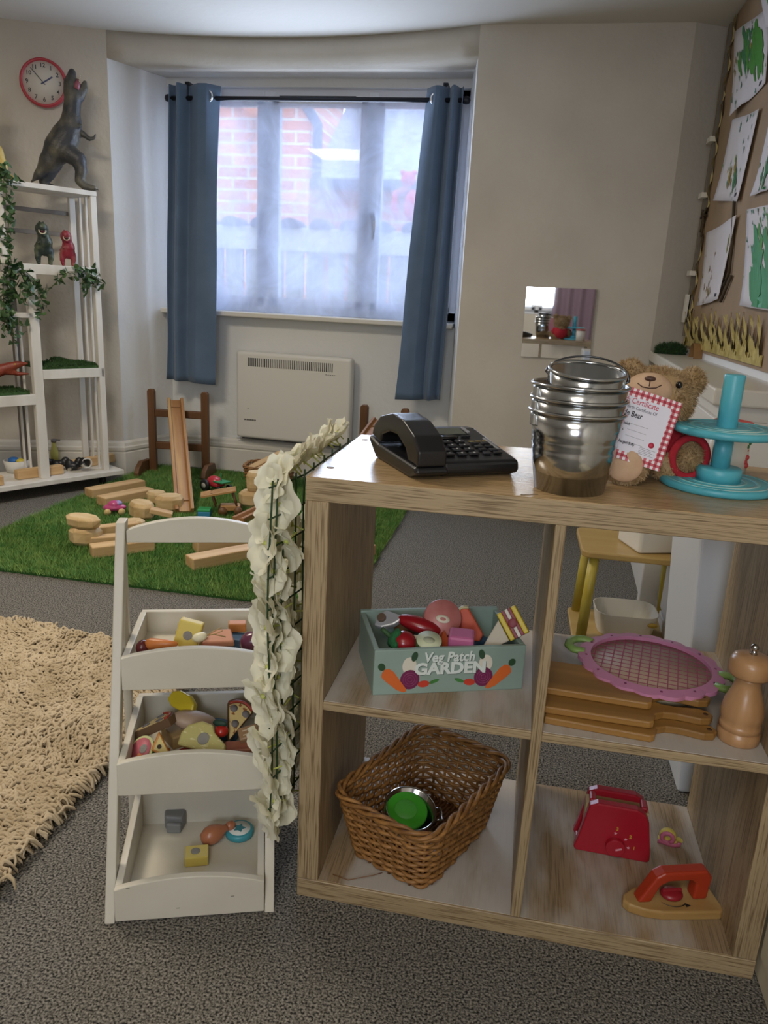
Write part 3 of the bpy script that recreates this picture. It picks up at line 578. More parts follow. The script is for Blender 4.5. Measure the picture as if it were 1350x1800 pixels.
a = at(140, 962, .02)+Vector((0, .05, 0))
gem('rounded wooden rock under a flat one at the left of the grass', a, (.065, .05, .07), (0, 0, .2), 5); gem('flat dark-sided wooden rock balanced on the rounded one', a+Vector((-.01, 0, .071)), (.08, .045, .045), (0, 0, -.2), 6)
a = at(438, 893, .02)+Vector((0, .05, 0))
gem('wide octagonal wooden rock beside the wicker basket', a, (.07, .055, .075), (0, 0, .1), 7); gem('upright wooden rock stacked on the octagonal one', a+Vector((.01, 0, .076)), (.042, .042, .095), (0, 0, .3), 8)
# ---- toy vehicles
v = thing('toy_tractor', 'red toy tractor with a green tray by the right foot of the stand', 'toy vehicle', at(375, 868, .02)+Vector((0, .05, 0)), R(-25))
mred = M('toy_red', 'b3303a', .3); mb = MB(); mb.ell((-.02, 0, .05), (.045, .035, .03)).box((-.05, -.03, .03), (.03, .03, .05)); fuse('body', mb, mred, v, .004)
MB().box((.0, -.03, .055), (.07, .03, .062)).tube([(.03, 0, .06), (.03, 0, .1)], .004, 6).build('tray', M('toy_green', '2f8a5a', .4), v, bevel=.002)
for x, y in ((-.045, -.042), (-.045, .042), (.05, -.036), (.05, .036)):
    r = .032 if x < 0 else .02; wh = MB().lathe([(.0001, -.008), (r*.8, -.009), (r, -.005), (r, .005), (r*.8, .009), (.0001, .008)], 20, TR((x, y, r), (R(90), 0, 0))).build('wheel', M('rubber_black', '161616'), v)
    MB().lathe([(.0001, -.0105), (r*.45, -.0105), (r*.45, .0105), (.0001, .0105)], 14, TR((x, y, r), (R(90), 0, 0))).build('hub', M('hub_grey', 'a5a19a', .4), wh)
v = thing('toy_loader', 'wooden toy truck with a slatted roof on the grass right of the ramp', 'toy vehicle', at(392, 908, .02)+Vector((0, .05, 0)), R(22)); mwd = M('toy_wood', 'b58a55', .5, c2='9a6f3f', ns=8)
MB().box((-.03, -.03, .02), (.06, .03, .045)).build('chassis', mwd, v, bevel=.004); 
for x in (-.05, .045): MB().tube([(x, -.025, .04), (x-.02, -.025, .105)], .005, 6).tube([(x, .025, .04), (x-.02, .025, .105)], .005, 6).build('strut', M('toy_brown', '6b4a2b', .5), v)
mb = MB()
for i in range(4): mb.box((-.10, -.042+i*.022, .105), (.06, -.024+i*.022, .113), TR(rot=(0, R(-10), 0)))
mb.build('roof_slats', mwd, v)
for x, y in ((-.02, -.036), (-.02, .036), (.05, -.036), (.05, .036)): MB().lathe([(.0001, -.006), (.02, -.006), (.02, .006), (.0001, .006)], 18, TR((x, y, .02), (R(90), 0, 0))).build('wheel', M('toy_brown', '6b4a2b'), v)
v = thing('toy_car', 'small pink toy car on the grass left of the wooden rocks', 'toy vehicle', at(196, 906, .02)+Vector((0, .03, 0)), R(28)); mb = MB(); mb.ell((0, 0, .03), (.052, .028, .018)).ell((.0, 0, .045), (.03, .024, .018)); fuse('body', mb, M('toy_pink', 'b84a7c', .3), v, .003)
MB().ell((.016, 0, .049), (.018, .020, .013), 14).build('window', M('toy_window', '9a8fc0', .2), v)
for x, y in ((-.03, -.026), (-.03, .026), (.03, -.026), (.03, .026)): MB().lathe([(.0001, -.005), (.015, -.005), (.015, .005), (.0001, .005)], 18, TR((x, y, .015), (R(90), 0, 0))).build('wheel', M('toy_wheel_cream', 'd8bd84', .5), v)
c = thing('toy_cube', 'small cube with a green top and blue sides at the foot of the ramp', 'toy block', at(355, 912, .02)+Vector((0, .03, 0)), R(15)); MB().box((-.028, -.028, 0), (.028, .028, .032)).build('body', M('toy_blue2', '2f7fa5', .5), c, bevel=.003); MB().box((-.028, -.028, .032), (.028, .028, .042)).build('lid', M('toy_green2', '2f9a5a', .5), c, bevel=.002)

# ---- wicker
def wicker(name, label, cat, loc, rotz, w, d, h, flare, r, rows, mat, strand=.0035, base_mat=None, pitch=.02, rimr=.006, group=None, part='weave', tilt=0, stakes_r=.0028):
    t = thing(name, label, cat, loc, (tilt, 0, rotz), group)
    per = 2*(w+d)-8*r+2*PI*r; ns = int(per/pitch/2)*2; m = ns*3
    def path(k, z, off):   # resampled rounded rectangle that widens with height
        f = 1+flare*z/h; o = rrect(w*f, d*f, r*f, 8); n = len(o); seg = [math.dist(o[i], o[(i+1) % n]) for i in range(n)]; T = sum(seg); out = []
        i = 0; acc = 0
        for j in range(k):
            s = T*j/k
            while acc+seg[i] < s: acc += seg[i]; i += 1
            a = (s-acc)/seg[i]; p = o[i]; q = o[(i+1) % n]; x = p[0]+(q[0]-p[0])*a; y = p[1]+(q[1]-p[1])*a
            nx, ny = (q[1]-p[1])/seg[i], -(q[0]-p[0])/seg[i]; e = off(j); out.append((x+nx*e, y+ny*e, z))
        return out
    wv = MB(); rg = random.Random(5)
    for i in range(rows):
        z = .006+(h-.012)*i/(rows-1); ph = i % 2; jit = rg.uniform(-.0006, .0006)
        wv.tube([(x, y, zz+jit+.0006*math.sin(j*.7+i)) for j, (x, y, zz) in enumerate(path(m, z, lambda j: strand*1.1*math.cos(PI*j/3+PI*ph)))], strand*rg.uniform(.85, 1.1), 6, closed=True)
    wv.build(part, mat, t)
    st = MB(); A = path(ns, 0.0, lambda j: 0); B = path(ns, h, lambda j: 0)
    for a, b in zip(A, B): st.tube([a, b], stakes_r, 5)
    st.build('stakes', mat, t)
    rim = MB()
    for q in range(3): 
        pp = path(m, h, lambda j: rimr*.9*math.cos(j*.55+q*2.1)); rim.tube([(x, y, zz+rimr*.8*math.sin(j*.55+q*2.1)) for j, (x, y, zz) in enumerate(pp)], rimr*.62, 6, closed=True)
    rim.build('rim', mat, t)
    b = MB(); N = int(d/ (strand*2.1))
    for i in range(N):
        y = -d/2+d*(i+.5)/N; xe = w/2-(.3*r if abs(y) > d/2-r else 0)-.002
        b.tube([(-xe+2*xe*k/24, y, .006+.002*math.cos(PI*k+PI*i)) for k in range(25)], strand*.9, 5)
    b.prism(rrect(w-.004, d-.004, r), 0, .004); b.build('base', base_mat or mat, t); return t
mwk = M('wicker_honey', 'a5763f', .5, c2='775027', ns=60, nst=(1, 1, 3))
B2 = at(462, 862, .03)+Vector((.0, .10, 0))
wicker('wicker_basket', 'small round-cornered wicker basket full of wooden blocks at the back of the grass', 'basket', (B2.x, B2.y, GZ), R(5), .21, .17, .125, .2, .06, 15, M('wicker_pale', 'a5794a', .55, c2='80552c', ns=60), strand=.0042, pitch=.024)
for i, (dx, dy, rz, tl, l) in enumerate(((-.03, .02, 20, 28, 'dark-ended plank sticking out at the left of the small basket'), (.03, 0, 35, 24, 'pale plank leaning in the middle of the small basket'), (.055, .02, 48, 20, 'plank leaning at the right of the small basket'))):
    mb = MB().box((-.09, -.022, -.012), (.09, .022, .012)); o = mb.build('wooden_block', mwood, None, bevel=.003); o.location = (B2.x+dx, B2.y+dy, .155); o.rotation_euler = (R(20), R(-tl), R(rz)); tag(o, l, 'wooden block', 'planks in the small basket')
o = MB().box((-.05, -.03, -.02), (.05, .03, .02)).build('toy_box', M('toy_black', '1d1f24', .5), None, bevel=.004); o.location = (B2.x+.10, B2.y+.06, .19); o.rotation_euler = (0, R(-20), R(30)); tag(o, 'small black box lying on top of the blocks in the small basket', 'box')
# ---- shaggy rug
rug = thing('shaggy_rug', 'beige shaggy rug with long woolly strands on the carpet at the left', 'rug', (-1.2, .0, 0))
mr1 = M('rug_wool', 'c8b698', .95, c2='ab9878', ns=14, lo=.3, hi=.7)
MB().prism([(-.9, -.9), (.64, -.9), (.67, -.5), (.67, .6), (.62, .74), (.5, .79), (-.9, .82)], 0, .014).build('backing', M('rug_back', 'a08a6b', .95), rug)
n = 24000; px = rng.uniform(-.55, .705, n); py = rng.uniform(-.62, .82, n); k = ~((px > .60) & (py > .76)); px = px[k]; py = py[k]; n = len(px)
ang = R(200)+.7*np.sin(px*11+py*5)+.6*np.sin(py*13-px*4)+rng.normal(0, .45, n); L = rng.uniform(.028, .05, n); SEG = 5; NS = 4; V = np.zeros((n, SEG, NS, 3), np.float32)
wob = rng.uniform(0, 6.28, n); side = np.stack([-np.sin(ang), np.cos(ang)], 1); dr = np.stack([np.cos(ang), np.sin(ang)], 1); r0 = rng.uniform(.0036, .0058, n)
for s in range(SEG):
    t = s/(SEG-1); cx = px+dr[:, 0]*L*t+side[:, 0]*.005*np.sin(wob+t*6); cy = py+dr[:, 1]*L*t+side[:, 1]*.005*np.sin(wob+t*6); cz = .012+.021*np.sin(min(1, t*1.15)*PI*.80)+.004*np.sin(wob*3+t*5)
    rr = r0*(1-.65*t**3)
    for j in range(NS):
        a = 2*PI*j/NS; V[:, s, j, 0] = cx+side[:, 0]*np.cos(a)*rr; V[:, s, j, 1] = cy+side[:, 1]*np.cos(a)*rr; V[:, s, j, 2] = cz+np.sin(a)*rr
idx = np.arange(n*SEG*NS).reshape(n, SEG, NS); F = np.concatenate([np.stack([idx[:, s, j], idx[:, s, (j+1) % NS], idx[:, s+1, (j+1) % NS], idx[:, s+1, j]], 1) for s in range(SEG-1) for j in range(NS)]+[np.stack([idx[:, -1, 0], idx[:, -1, 1], idx[:, -1, 2], idx[:, -1, 3]], 1)])
o = npmesh('wool_pile', V.reshape(-1, 3), F, mr1, rug, True); o['kind'] = 'stuff'

# ================================================================ OAK CUBE SHELF AND WHAT STANDS IN IT
W = .765; T = .0375; S = .016; CH = (W-2*T-S)/2; DP = .39; ZM = T+CH+S; XD = T+CH
oz = oak('oak_upright', 2); ox_ = oak('oak_level', 0); oxt = oak('oak_top', 0, 'b89b72', '937850', rough=.22, gr=.35); oxd = oak('oak_dusty', 1, '9c8566', '7c694c', dust=.85, rough=.45)
ks = thing('cube_shelf', 'oak-effect cube shelf with four open compartments, dusty inside', 'shelf', (0, 0, 0))
def kp(n, a, b, m): return MB().box(a, b).build(n, m, ks, bevel=.0012, seg=1)
kp('bottom_panel', (0, 0, 0), (W, DP, T-.001), ox_); kp('top_panel', (0, 0, W-T), (W, DP, W-.001), ox_)
MB().box((.001, .0015, W-.001), (W-.001, DP-.001, W)).build('top_surface', oxt, ks)
kp('side_panel', (0, 0, T), (T, DP, W-T), oz); kp('side_panel', (W-T, 0, T), (W, DP, W-T), oz); kp('divider', (XD, 0, T), (XD+S, DP, W-T), oz)
kp('shelf', (T, 0, T+CH), (XD, DP, ZM-.001), ox_); kp('shelf', (XD+S, 0, T+CH), (W-T, DP, ZM-.001), ox_)
for a, b, z in (((T, .004), (XD, DP), T-.001), ((XD+S, .004), (W-T, DP), T-.001), ((T, .004), (XD, DP), ZM-.001), ((XD+S, .004), (W-T, DP), ZM-.001)):
    MB().box((a[0]+.0005, a[1], z), (b[0]-.0005, b[1]-.001, z+.001)).build('dusty_surface', oxd, ks)
mb = MB()
for u, v in ((581, 822), (641, 773)): p = at(u, v, W); mb.lathe([(.0001, 0), (.006, 0), (.006, .0006), (.0001, .0006)], 16, TR((p.x, p.y, W)))
mb.build('screw_cap', M('screw_cap', '8f7a5c', .5), ks)
MB().lathe([(.0001, 0), (.03, 0), (.03, .0003), (.0001, .0003)], 3, TR((.33, .012, W), (0, 0, .4), (.6, .06, 1))).build('chip_mark', M('chip_dark', '4d3c28', .8), ks)
# ---- telephone
ph = thing('telephone', 'black desk telephone with its handset in the cradle, on the oak shelf', 'telephone', (.158, .036, W), R(31))
mk1 = M('phone_black', '18181a', .3, bump=.1, bs=900); mk2 = M('phone_glossy', '0f0f11', .2)
pr_ = [(0, .006), (.01, 0), (.175, 0), (.20, .03), (.20, .055), (0, .036)]   # side profile y,z
def sideprism(prof, x0, x1): return MB().prism(prof, x0, x1, Matrix.Rotation(R(90), 4, 'Z') @ Matrix.Rotation(R(90), 4, 'X'))
sideprism([(0, .008), (.02, .0), (.18, .0), (.195, .012), (.195, .048), (.165, .05), (.004, .026)], .052, .185).build('body', mk1, ph, bevel=.006, seg=3)
sideprism([(-.012, .012), (.02, .0), (.17, .0), (.205, .022), (.208, .034), (.16, .026), (-.005, .022)], .0, .056).build('cradle', mk1, ph, bevel=.006, seg=3)
mb = MB(); mb.prism([(-.008, .022), (.035, .024), (.046, .04), (.085, .055), (.12, .054), (.155, .042), (.160, .028), (.205, .034), (.196, .052), (.165, .073), (.11, .086), (.06, .082), (.015, .066), (-.008, .045)], .004, .052, Matrix.Rotation(R(90), 4, 'Z') @ Matrix.Rotation(R(90), 4, 'X'))
fuse('handset', mb, mk1, ph, .0025, 8)
sl = math.atan2(.024, .161)
def topz(y): return .0265+y*math.tan(sl)
def pad(x0, x1, y0, y1, h, name, mat, par, bev=.0015):
    o = MB().box((-(x1-x0)/2, -(y1-y0)/2, 0), ((x1-x0)/2, (y1-y0)/2, h)).build(name, mat, par, bevel=bev); o.location = ((x0+x1)/2, (y0+y1)/2, topz((y0+y1)/2)-.0005); o.rotation_euler = (sl, 0, 0); return o
pad(.068, .15, .128, .160, .0012, 'display', M('phone_screen', '4a5048', .15), ph); pad(.152, .158, .13, .158, .004, 'display_edge', M('phone_silver', '9a9a9c', .3, .5), ph)
mks = M('phone_key', '101012', .3); mwt = M('print_white', 'c9c9c4', .6); mgo = M('print_gold', '9a8340', .5)
for r in range(4):
    for c in range(3):
        k = pad(.066+c*.0215, .082+c*.0215, .026+r*.0185, .036+r*.0185, .004, 'key', mks, ph)
        text('123456789*0#'[(3-r)*3+c] if 1 else '', .006, mwt, k, (0, 0, .0041), align='CENTER')
for r in range(4):
    for c in range(2): pad(.135+c*.019, .149+c*.019, .03+r*.0155, .038+r*.0155, .003, 'function_key', mks if (r+c) % 2 else M('phone_key_dim', '2a2a2c', .4), ph)
for c in range(4): pad(.066+c*.022, .084+c*.022, .112, .118, .003, 'soft_key', mks, ph)
for q in range(3): pad(.137+q*.013, .147+q*.013, .091, .095, .0006, 'key_print', mgo, ph)
o = MB().lathe([(.012, 0), (.016, .003), (.014, .0055), (.0001, .0045)], 24).build('navigation_ring', mk2, ph); o.location = (.104, .105, topz(.105)); o.rotation_euler = (sl, 0, 0); o.scale = (1.1, .55, 1)
pad(.168, .174, .05, .105, .003, 'side_strip', M('phone_silver', '9a9a9c'), ph)
# ---- buckets
mz = M('galvanised', 'd2d4d5', .16, 1, c2='9fa3a5', ns=5, nst=(3, 3, 1), bump=.08, bs=9)
def bucket(label, loc, rot, r0, r1, h, handle=0, hang=95):
    t = thing('metal_bucket', label, 'bucket', loc, rot, 'shiny metal buckets nested in a stack'); k = (r1-r0)/h
    o = [(.0001, .003), (r0-.002, .003), (r0, 0)]
    for z in (.52, .56, .60, .64): o.append((r0+k*h*z+(.0014 if z in (.52, .60) else -.0004), h*z))
    for z in (.68,): o.append((r0+k*h*z, h*z))
    o += [(r1, h), (r1-.0012, h), (r0-.0012, .005), (.0001, .005)]
    MB().lathe(o, 64, close=False).build('body', mz, t)
    MB().tube([((r1+.001)*math.cos(a), (r1+.001)*math.sin(a), h) for a in np.linspace(0, 2*PI, 65)[:-1]], .0026, 8, closed=True).build('rim', mz, t)
    for s in (-1, 1): MB().box((s*(r1-.001)-.003, -.008, h-.022), (s*(r1-.001)+.003, .008, h-.004)).build('lug', mz, t, bevel=.002)
    if handle:
        a0 = R(hang); P = []
        for i in range(25):
            a = PI*i/24; x = -(r1+.006)*math.cos(a); q = (r1+.004)*math.sin(a)*1.02; P.append((x, q*math.cos(a0), h-.008+q*math.sin(a0)))
        MB().tube([(-r1+.004, 0, h-.016)]+P+[(r1-.002, 0, h-.014)], .0016, 6).build('handle', M('wire_grey', '55585c', .3, .9), t)
    return t
BX, BY = .392, .077
bucket('metal bucket at the bottom of the stack, standing on the oak shelf', (BX, BY, W), R(20), .052, .0685, .118)
bucket('second metal bucket up, only its rim band showing above the bottom one', (BX, BY, W+.019), R(20), .052, .0685, .118)
bucket('third metal bucket up, holding the smaller bucket', (BX, BY, W+.039), R(22), .052, .0685, .118)
bucket('smaller metal bucket with a wire handle on top of the stack', (BX+.003, BY, W+.072), (R(8), R(3), R(-8)), .042, .053, .108, 1, 17)
# ---- teddy bear
bb = thing('teddy_bear', 'light brown teddy bear in a red jumper, sitting behind the certificate', 'teddy bear', (.525, .235, W), R(-8))
mfu = M('bear_fur', 'b49a74', .95, c2='96794f', ns=40, bump=.4, bs=200); msk = M('bear_plush', 'c9a98a', .9, c2='bb9a7c', ns=30, bump=.2, bs=400); mrd = M('bear_red', 'a81f2c', .9, bump=.3, bs=350)
def fur(name, mb, cnt=5000, ln=.011, vox=.004, mat=mfu, filt=None):
    o = fuse(name, mb, mat, bb, vox, 6); h = hairs('fur', o, mat, o, cnt, ln*.62, .0009, .15, 3, filt); h['kind'] = 'stuff'; return o
head = fur('head', MB().ell((.0, 0, .128), (.060, .05, .050)).ell((-.047, .0, .166), (.023, .012, .023)).ell((.050, .006, .158), (.023, .012, .023)).ell((0, .012, .09), (.035, .035, .03)), 9000, filt=lambda P: ~((np.abs(P[:, 0]+.008) < .032) & (P[:, 1] < -.025) & (P[:, 2] > .11) & (P[:, 2] < .168)))
mz_ = MB().ell((-.014, -.036, .143), (.038, .028, .029)); mzo = fuse('muzzle', mz_, msk, bb, .003, 4)
MB().ell((-.014, -.055, .163), (.009, .006, .0045), 12).build('nose', M('nose_brown', '4b3228', .5), mzo)
MB().tube([(-.014, -.058, .161), (-.014, -.0625, .152)], .0009, 5).tube([(-.032, -.057, .155), (-.024, -.0625, .1505), (-.014, -.0635, .1495), (-.004, -.0625, .1505), (.004, -.057, .155)], .0009, 5).build('stitched_mouth', M('nose_brown', '4b3228'), mzo)
for x in (-.052, .030): MB().ell((x, -.034 if x < 0 else -.043, .156), (.0055, .004, .0055), 12).build('eye', M('eye_black', '15110f', .08), bb)
fuse('red_jumper', MB().ell((0, .005, .055), (.052, .045, .052)).ell((.05, -.01, .05), (.025, .02, .03)).ell((-.048, -.01, .06), (.022, .02, .028)), mrd, bb, .004)
fur('arm', MB().ell((.062, -.022, .043), (.023, .024, .027)).ell((.05, -.005, .055), (.02, .02, .025)), 3500, .009)
MB().tube([(.062+.026*math.cos(a), -.036+.010*math.cos(a), .043+.032*math.sin(a)) for a in np.linspace(0, 2*PI, 29)[:-1]], .0062, 10, closed=True).build('sleeve_cuff', mrd, bb)
lg = fur('leg', MB().tube([(-.02, 0, .03), (-.033, -.09, .03)], [.03, .026], 14).ell((-.033, -.098, .033), (.037, .02, .034)), 7000, .008, filt=lambda P: P[:, 1] > -.112)
MB().ell((-.034, -.114, .033), (.028, .006, .026)).build('paw_pad', msk, lg)
fur('leg', MB().tube([(.02, 0, .025), (.03, -.05, .022)], [.026, .02], 12), 1500, .008)
# ---- certificate
CT = thing('certificate', 'birth certificate with a red gingham border propped against the bear', 'certificate')
CT.location = (.418, .118, .8215); CT.rotation_euler = (R(75), R(14.5), R(3))
# gingham card in local x (right) y (up)
CW, CHh = .112, .110
mging = bpy.data.materials.new('gingham'); mging.use_nodes = True; nt = mging.node_tree; b = nt.nodes['Principled BSDF']; b.inputs['Roughness'].default_value = .4
tc = nt.nodes.new('ShaderNodeTexCoord'); sp = nt.nodes.new('ShaderNodeSeparateXYZ'); nt.links.new(tc.outputs['Object'], sp.inputs[0])
def stripe(o):
    a = nt.nodes.new('ShaderNodeMath'); a.operation = 'MULTIPLY'; a.inputs[1].default_value = 1/.0088; nt.links.new(o, a.inputs[0])
    f = nt.nodes.new('ShaderNodeMath'); f.operation = 'FRACT'; nt.links.new(a.outputs[0], f.inputs[0]); g = nt.nodes.new('ShaderNodeMath'); g.operation = 'GREATER_THAN'; g.inputs[1].default_value = .5; nt.links.new(f.outputs[0], g.inputs[0]); return g.outputs[0]
ad = nt.nodes.new('ShaderNodeMath'); nt.links.new(stripe(sp.outputs[0]), ad.inputs[0]); nt.links.new(stripe(sp.outputs[1]), ad.inputs[1]); dv = nt.nodes.new('ShaderNodeMath'); dv.operation = 'MULTIPLY'; dv.inputs[1].default_value = .5; nt.links.new(ad.outputs[0], dv.inputs[0])
rp = nt.nodes.new('ShaderNodeValToRGB'); rp.color_ramp.interpolation = 'CONSTANT'; e = rp.color_ramp.elements; e[0].color = (*hexc('e6dfe2'), 1); e[1].position = .3; e[1].color = (*hexc('c4606c'), 1); e2 = e.new(.8); e2.color = (*hexc('9c2236'), 1)
nt.links.new(dv.outputs[0], rp.inputs[0]); nt.links.new(rp.outputs[0], b.inputs['Base Color'])
MB().box((0, 0, -.001), (CW, CHh, .001)).build('gingham_card', mging, CT)
MB().prism([(x+CW/2, y+CHh/2) for x, y in rrect(CW-.024, CHh-.026, .006)], .001, .0014).build('paper_inset', M('card_white', 'dcdbe6', .35, coat=.4), CT)
tk = M('ink_dark', '2e2b30', .6); tr_ = M('ink_red', 'c0344e', .5)
text('Birth Certificate', .0125, tr_, CT, (.015, .091, .0015), sx=.8); text('Official Birth Certificate Of', .007, M('ink_grey', '66626a', .6), CT, (.015, .081, .0015), sx=.85)
text('Myrtle Bear', .0125, tk, CT, (.016, .071, .0015), bold=.0002, sx=.75)
for i, sx_ in enumerate(('Lunch sandwich', "Bear's Picnic", 'Birthday!', "Someone's Bargain fluffy")): text(sx_, .0062, tk, CT, (.015, .055-i*.0095, .0015), bold=.0001, sx=.8)
mb = MB()
for i in range(4): mb.box((.045, .0545-i*.0095+.002, .0014), (.075, .0549-i*.0095+.002, .0015))
for i in range(5): mb.box((.072, .0165+i*.0024, .0014), (.097-(i % 2)*.006, .017+i*.0024, .0015))
mb.build('printed_lines', M('ink_grey', '66626a'), CT); MB().lathe([(.0001, 0), (.0045, 0), (.0045, .0003), (.0001, .0003)], 20, TR((.088, .034, .0014))).build('red_seal', tr_, CT)
# ---- cake stand
cs = thing('cake_stand', 'turquoise painted wooden two-tier cake stand with a tall centre pole', 'cake stand', (.628, .185, W), 0)
mt = M('turquoise', '4aa3b4', .38, c2='57aebb', ns=12); mtw = M('turquoise_worn', '6db3b8', .4, c2='bcd6cf', ns=6, nst=(1, 1, 1), lo=.52, hi=.64)
for nm, r, z in (('lower_plate', .088, 0), ('upper_plate', .080, .0855)):
    MB().lathe([(.0001, 0), (r-.004, 0), (r, .003), (r, .009), (r-.003, .0115), (.0001, .0115)], 64).build(nm, mt, cs, loc=(0, 0, z))
    mb = MB()
    for rr, wd in ((.9, .05), (.72, .09), (.5, .06)): mb.lathe([(r*rr, .0114), (r*(rr-wd), .0114), (r*(rr-wd), .0119), (r*rr, .0119), (r*rr, .0114)], 64, close=False)
    mb.build('worn_ring', mtw, cs, loc=(0, 0, z))
MB().lathe([(.0001, .0115), (.034, .0115), (.034, .030), (.031, .033), (.0001, .033)], 40).build('hub', mt, cs)
MB().tube([(0, 0, .03), (0, 0, .086)], .0145, 24).build('lower_pole', mt, cs); MB().tube([(0, 0, .095), (0, 0, .178)], .0155, 16).build('upper_pole', mt, cs, bevel=.002)
# ---- can behind the cake stand
cn = thing('toy_tin', 'cream and white toy food tin with a red lid behind the cake stand', 'tin', (.672, .325, W), R(10))
MB().lathe([(.0001, 0), (.033, 0), (.033, .078), (.0001, .078)], 40).build('tin_body', M('tin_cream', 'd8d2c4', .4), cn)
MB().lathe([(.034, .076), (.034, .087), (.031, .089), (.030, .086), (.0001, .086)], 40).build('lid', M('tin_red', 'b0504a', .4), cn)
mb = MB()
for i, (zz, a, s, c) in enumerate(((.062, -48, .004, 'g'), (.056, -42, .004, 'g'), (.049, -50, .003, 'g'))): mb.ell((.0325*math.cos(R(a)), .0325*math.sin(R(a)), zz), (s, s, s*1.3), 8)
mb.build('green_print', M('print_green', '3f7a4a', .5), cn)
mb = MB()
for zz, a, s in ((.030, -45, .006), (.022, -50, .005), (.016, -42, .006), (.042, -45, .003)): mb.ell((.031*math.cos(R(a)), .031*math.sin(R(a)), zz), (s, s, s), 10)
mb.build('red_print', M('print_red', 'b8403c', .5), cn)

# ---- veg patch crate
CR = thing('veg_crate', 'pale green wooden crate reading Veg Patch Garden, full of toy food', 'crate', (.112, .041, ZM), R(20.8))
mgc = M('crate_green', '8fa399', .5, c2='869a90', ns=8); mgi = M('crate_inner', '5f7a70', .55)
cw, cd, ch, ct = .262, .165, .082, .009
MB().box((0, 0, 0), (cw, ct, ch)).build('front_panel', mgc, CR, bevel=.0015); MB().box((0, cd-ct, 0), (cw, cd, ch+.004)).build('back_panel', mgc, CR, bevel=.0015)
for x in (0, cw-ct): MB().box((x, ct, 0), (x+ct, cd-ct, ch)).build('side_panel', mgc, CR, bevel=.0015)
MB().box((ct, ct, 0), (cw-ct, cd-ct, .006)).build('base', mgi, CR)
def dec(name, o, col, z=-.0006, m=None, par=CR, loc=None):   # flat shape printed on the front: outline in x, z
    mm = Matrix.Rotation(R(90), 4, 'X'); return MB().prism(o, 0, -z+.0001, mm if m is None else mm @ m).build(name, M('print_'+col, col, .5), par)
def ov(cx, cy, rx, ry, a=0, n=20, tp=1.0):
    o = []
    for i in range(n):
        t = 2*PI*i/n; x = rx*math.cos(t); y = ry*math.sin(t); x *= (1+(tp-1)*(.5+.5*math.sin(t))); o.append((cx+x*math.cos(a)-y*math.sin(a), cy+x*math.sin(a)+y*math.cos(a)))
    return o
for sx_ in (0, 1):
    X = (lambda x: x) if sx_ == 0 else (lambda x: .252-x); sg = 1 if sx_ == 0 else -1
    dec('turnip_white', ov(X(.060), .052, .012, .016), 'd5cfc0', -.0004); dec('turnip_leaf', ov(X(.068), .069, .0052, .009, -.25*sg), '2c4a34'); dec('beetroot', ov(X(.062), .027, .0165, .018), '6f1f4d', -.0006)
    for rr in (.012, .008, .004): MB().tube([(X(.062)+rr*math.cos(a), -.0008, .027+rr*math.sin(a)) for a in np.linspace(0, 2*PI, 25)[:-1]], .0005, 4, closed=True).build('beetroot_ring', M('print_ring', '8d3f6a', .5), CR)
    dec('carrot', ov(X(.034), .028, .0105, .027, R(42)*sg, tp=1.0) if 0 else [(X(x), z) for x, z in ((.014, .040), (.018, .047), (.026, .048), (.034, .042), (.055, .012), (.057, .006), (.052, .004), (.040, .009), (.020, .026), (.013, .034))], 'd0662a', -.0009)
    dec('carrot_leaf', ov(X(.013), .052, .006, .007, .5*sg), '2a4a2c'); dec('chilli', ov(X(.086), .018, .010, .006, .1*sg), 'c03c28', -.0009); dec('chilli_stalk', ov(X(.104), .022, .009, .003, .35*sg), '3f7a3a', -.0009)
mlw = M('letter_white', 'd4ddd8', .5); mls = M('letter_shadow', '43584f', .6)
for d, mm, y in ((.0012, mls, -.0004), (0, mlw, -.001)):
    text('Veg Patch', .0245, mm, CR, (.128+d, y, .066-d), (R(90), 0, 0), bold=.0007, align='CENTER', sx=.9, shear=.12); text('GARDEN', .0285, mm, CR, (.131+d, y, .045-d), (R(90), 0, 0), bold=.0013, align='CENTER', sx=1.08)
# ---- helper for toy food
FOODS = 'toy food in the green crate'
def food(name, label, loc, rot, parts, group, cat='toy food'):
    t = thing(name, label, cat, loc, rot, group)
    for n, mb, mat, bv in parts:
        if bv == 'f': fuse(n, mb, mat, t, .002, 4)
        else: mb.build(n, mat, t, bevel=bv)
    return t
CRM = Matrix.Translation((.112, .041, ZM)) @ Matrix.Rotation(R(20.8), 4, 'Z')
def crl(x, y, z): return tuple(CRM @ Vector((x, y, z)))
mcr = M('food_cream', 'd8d0bd', .4); mvel = M('velcro', '8d8a84', .9, bump=.5, bs=600)
def disc(r, h, n=32, m=None): return MB().lathe([(.0001, 0), (r*.93, 0), (r, h*.15), (r, h*.85), (r*.93, h), (.0001, h)], n, m)
food('toy_fish_steak', 'silver-white toy fish piece with a hole, at the back left of the green crate', crl(.045, .115, .085), (R(35), R(-12), R(0)), [('body', MB().prism([(-.026, -.012), (-.02, .012), (-.004, .018), (.024, .004), (.03, -.001), (.01, -.014), (-.012, -.018)], -.006, .006), M('fish_silver', 'b9bcc2', .3, .4), .003), ('knob', MB().tube([(-.012, 0, .004), (-.012, 0, .012)], .008, 16), M('knob_brown', '5d4a3c', .6), .001)], FOODS)
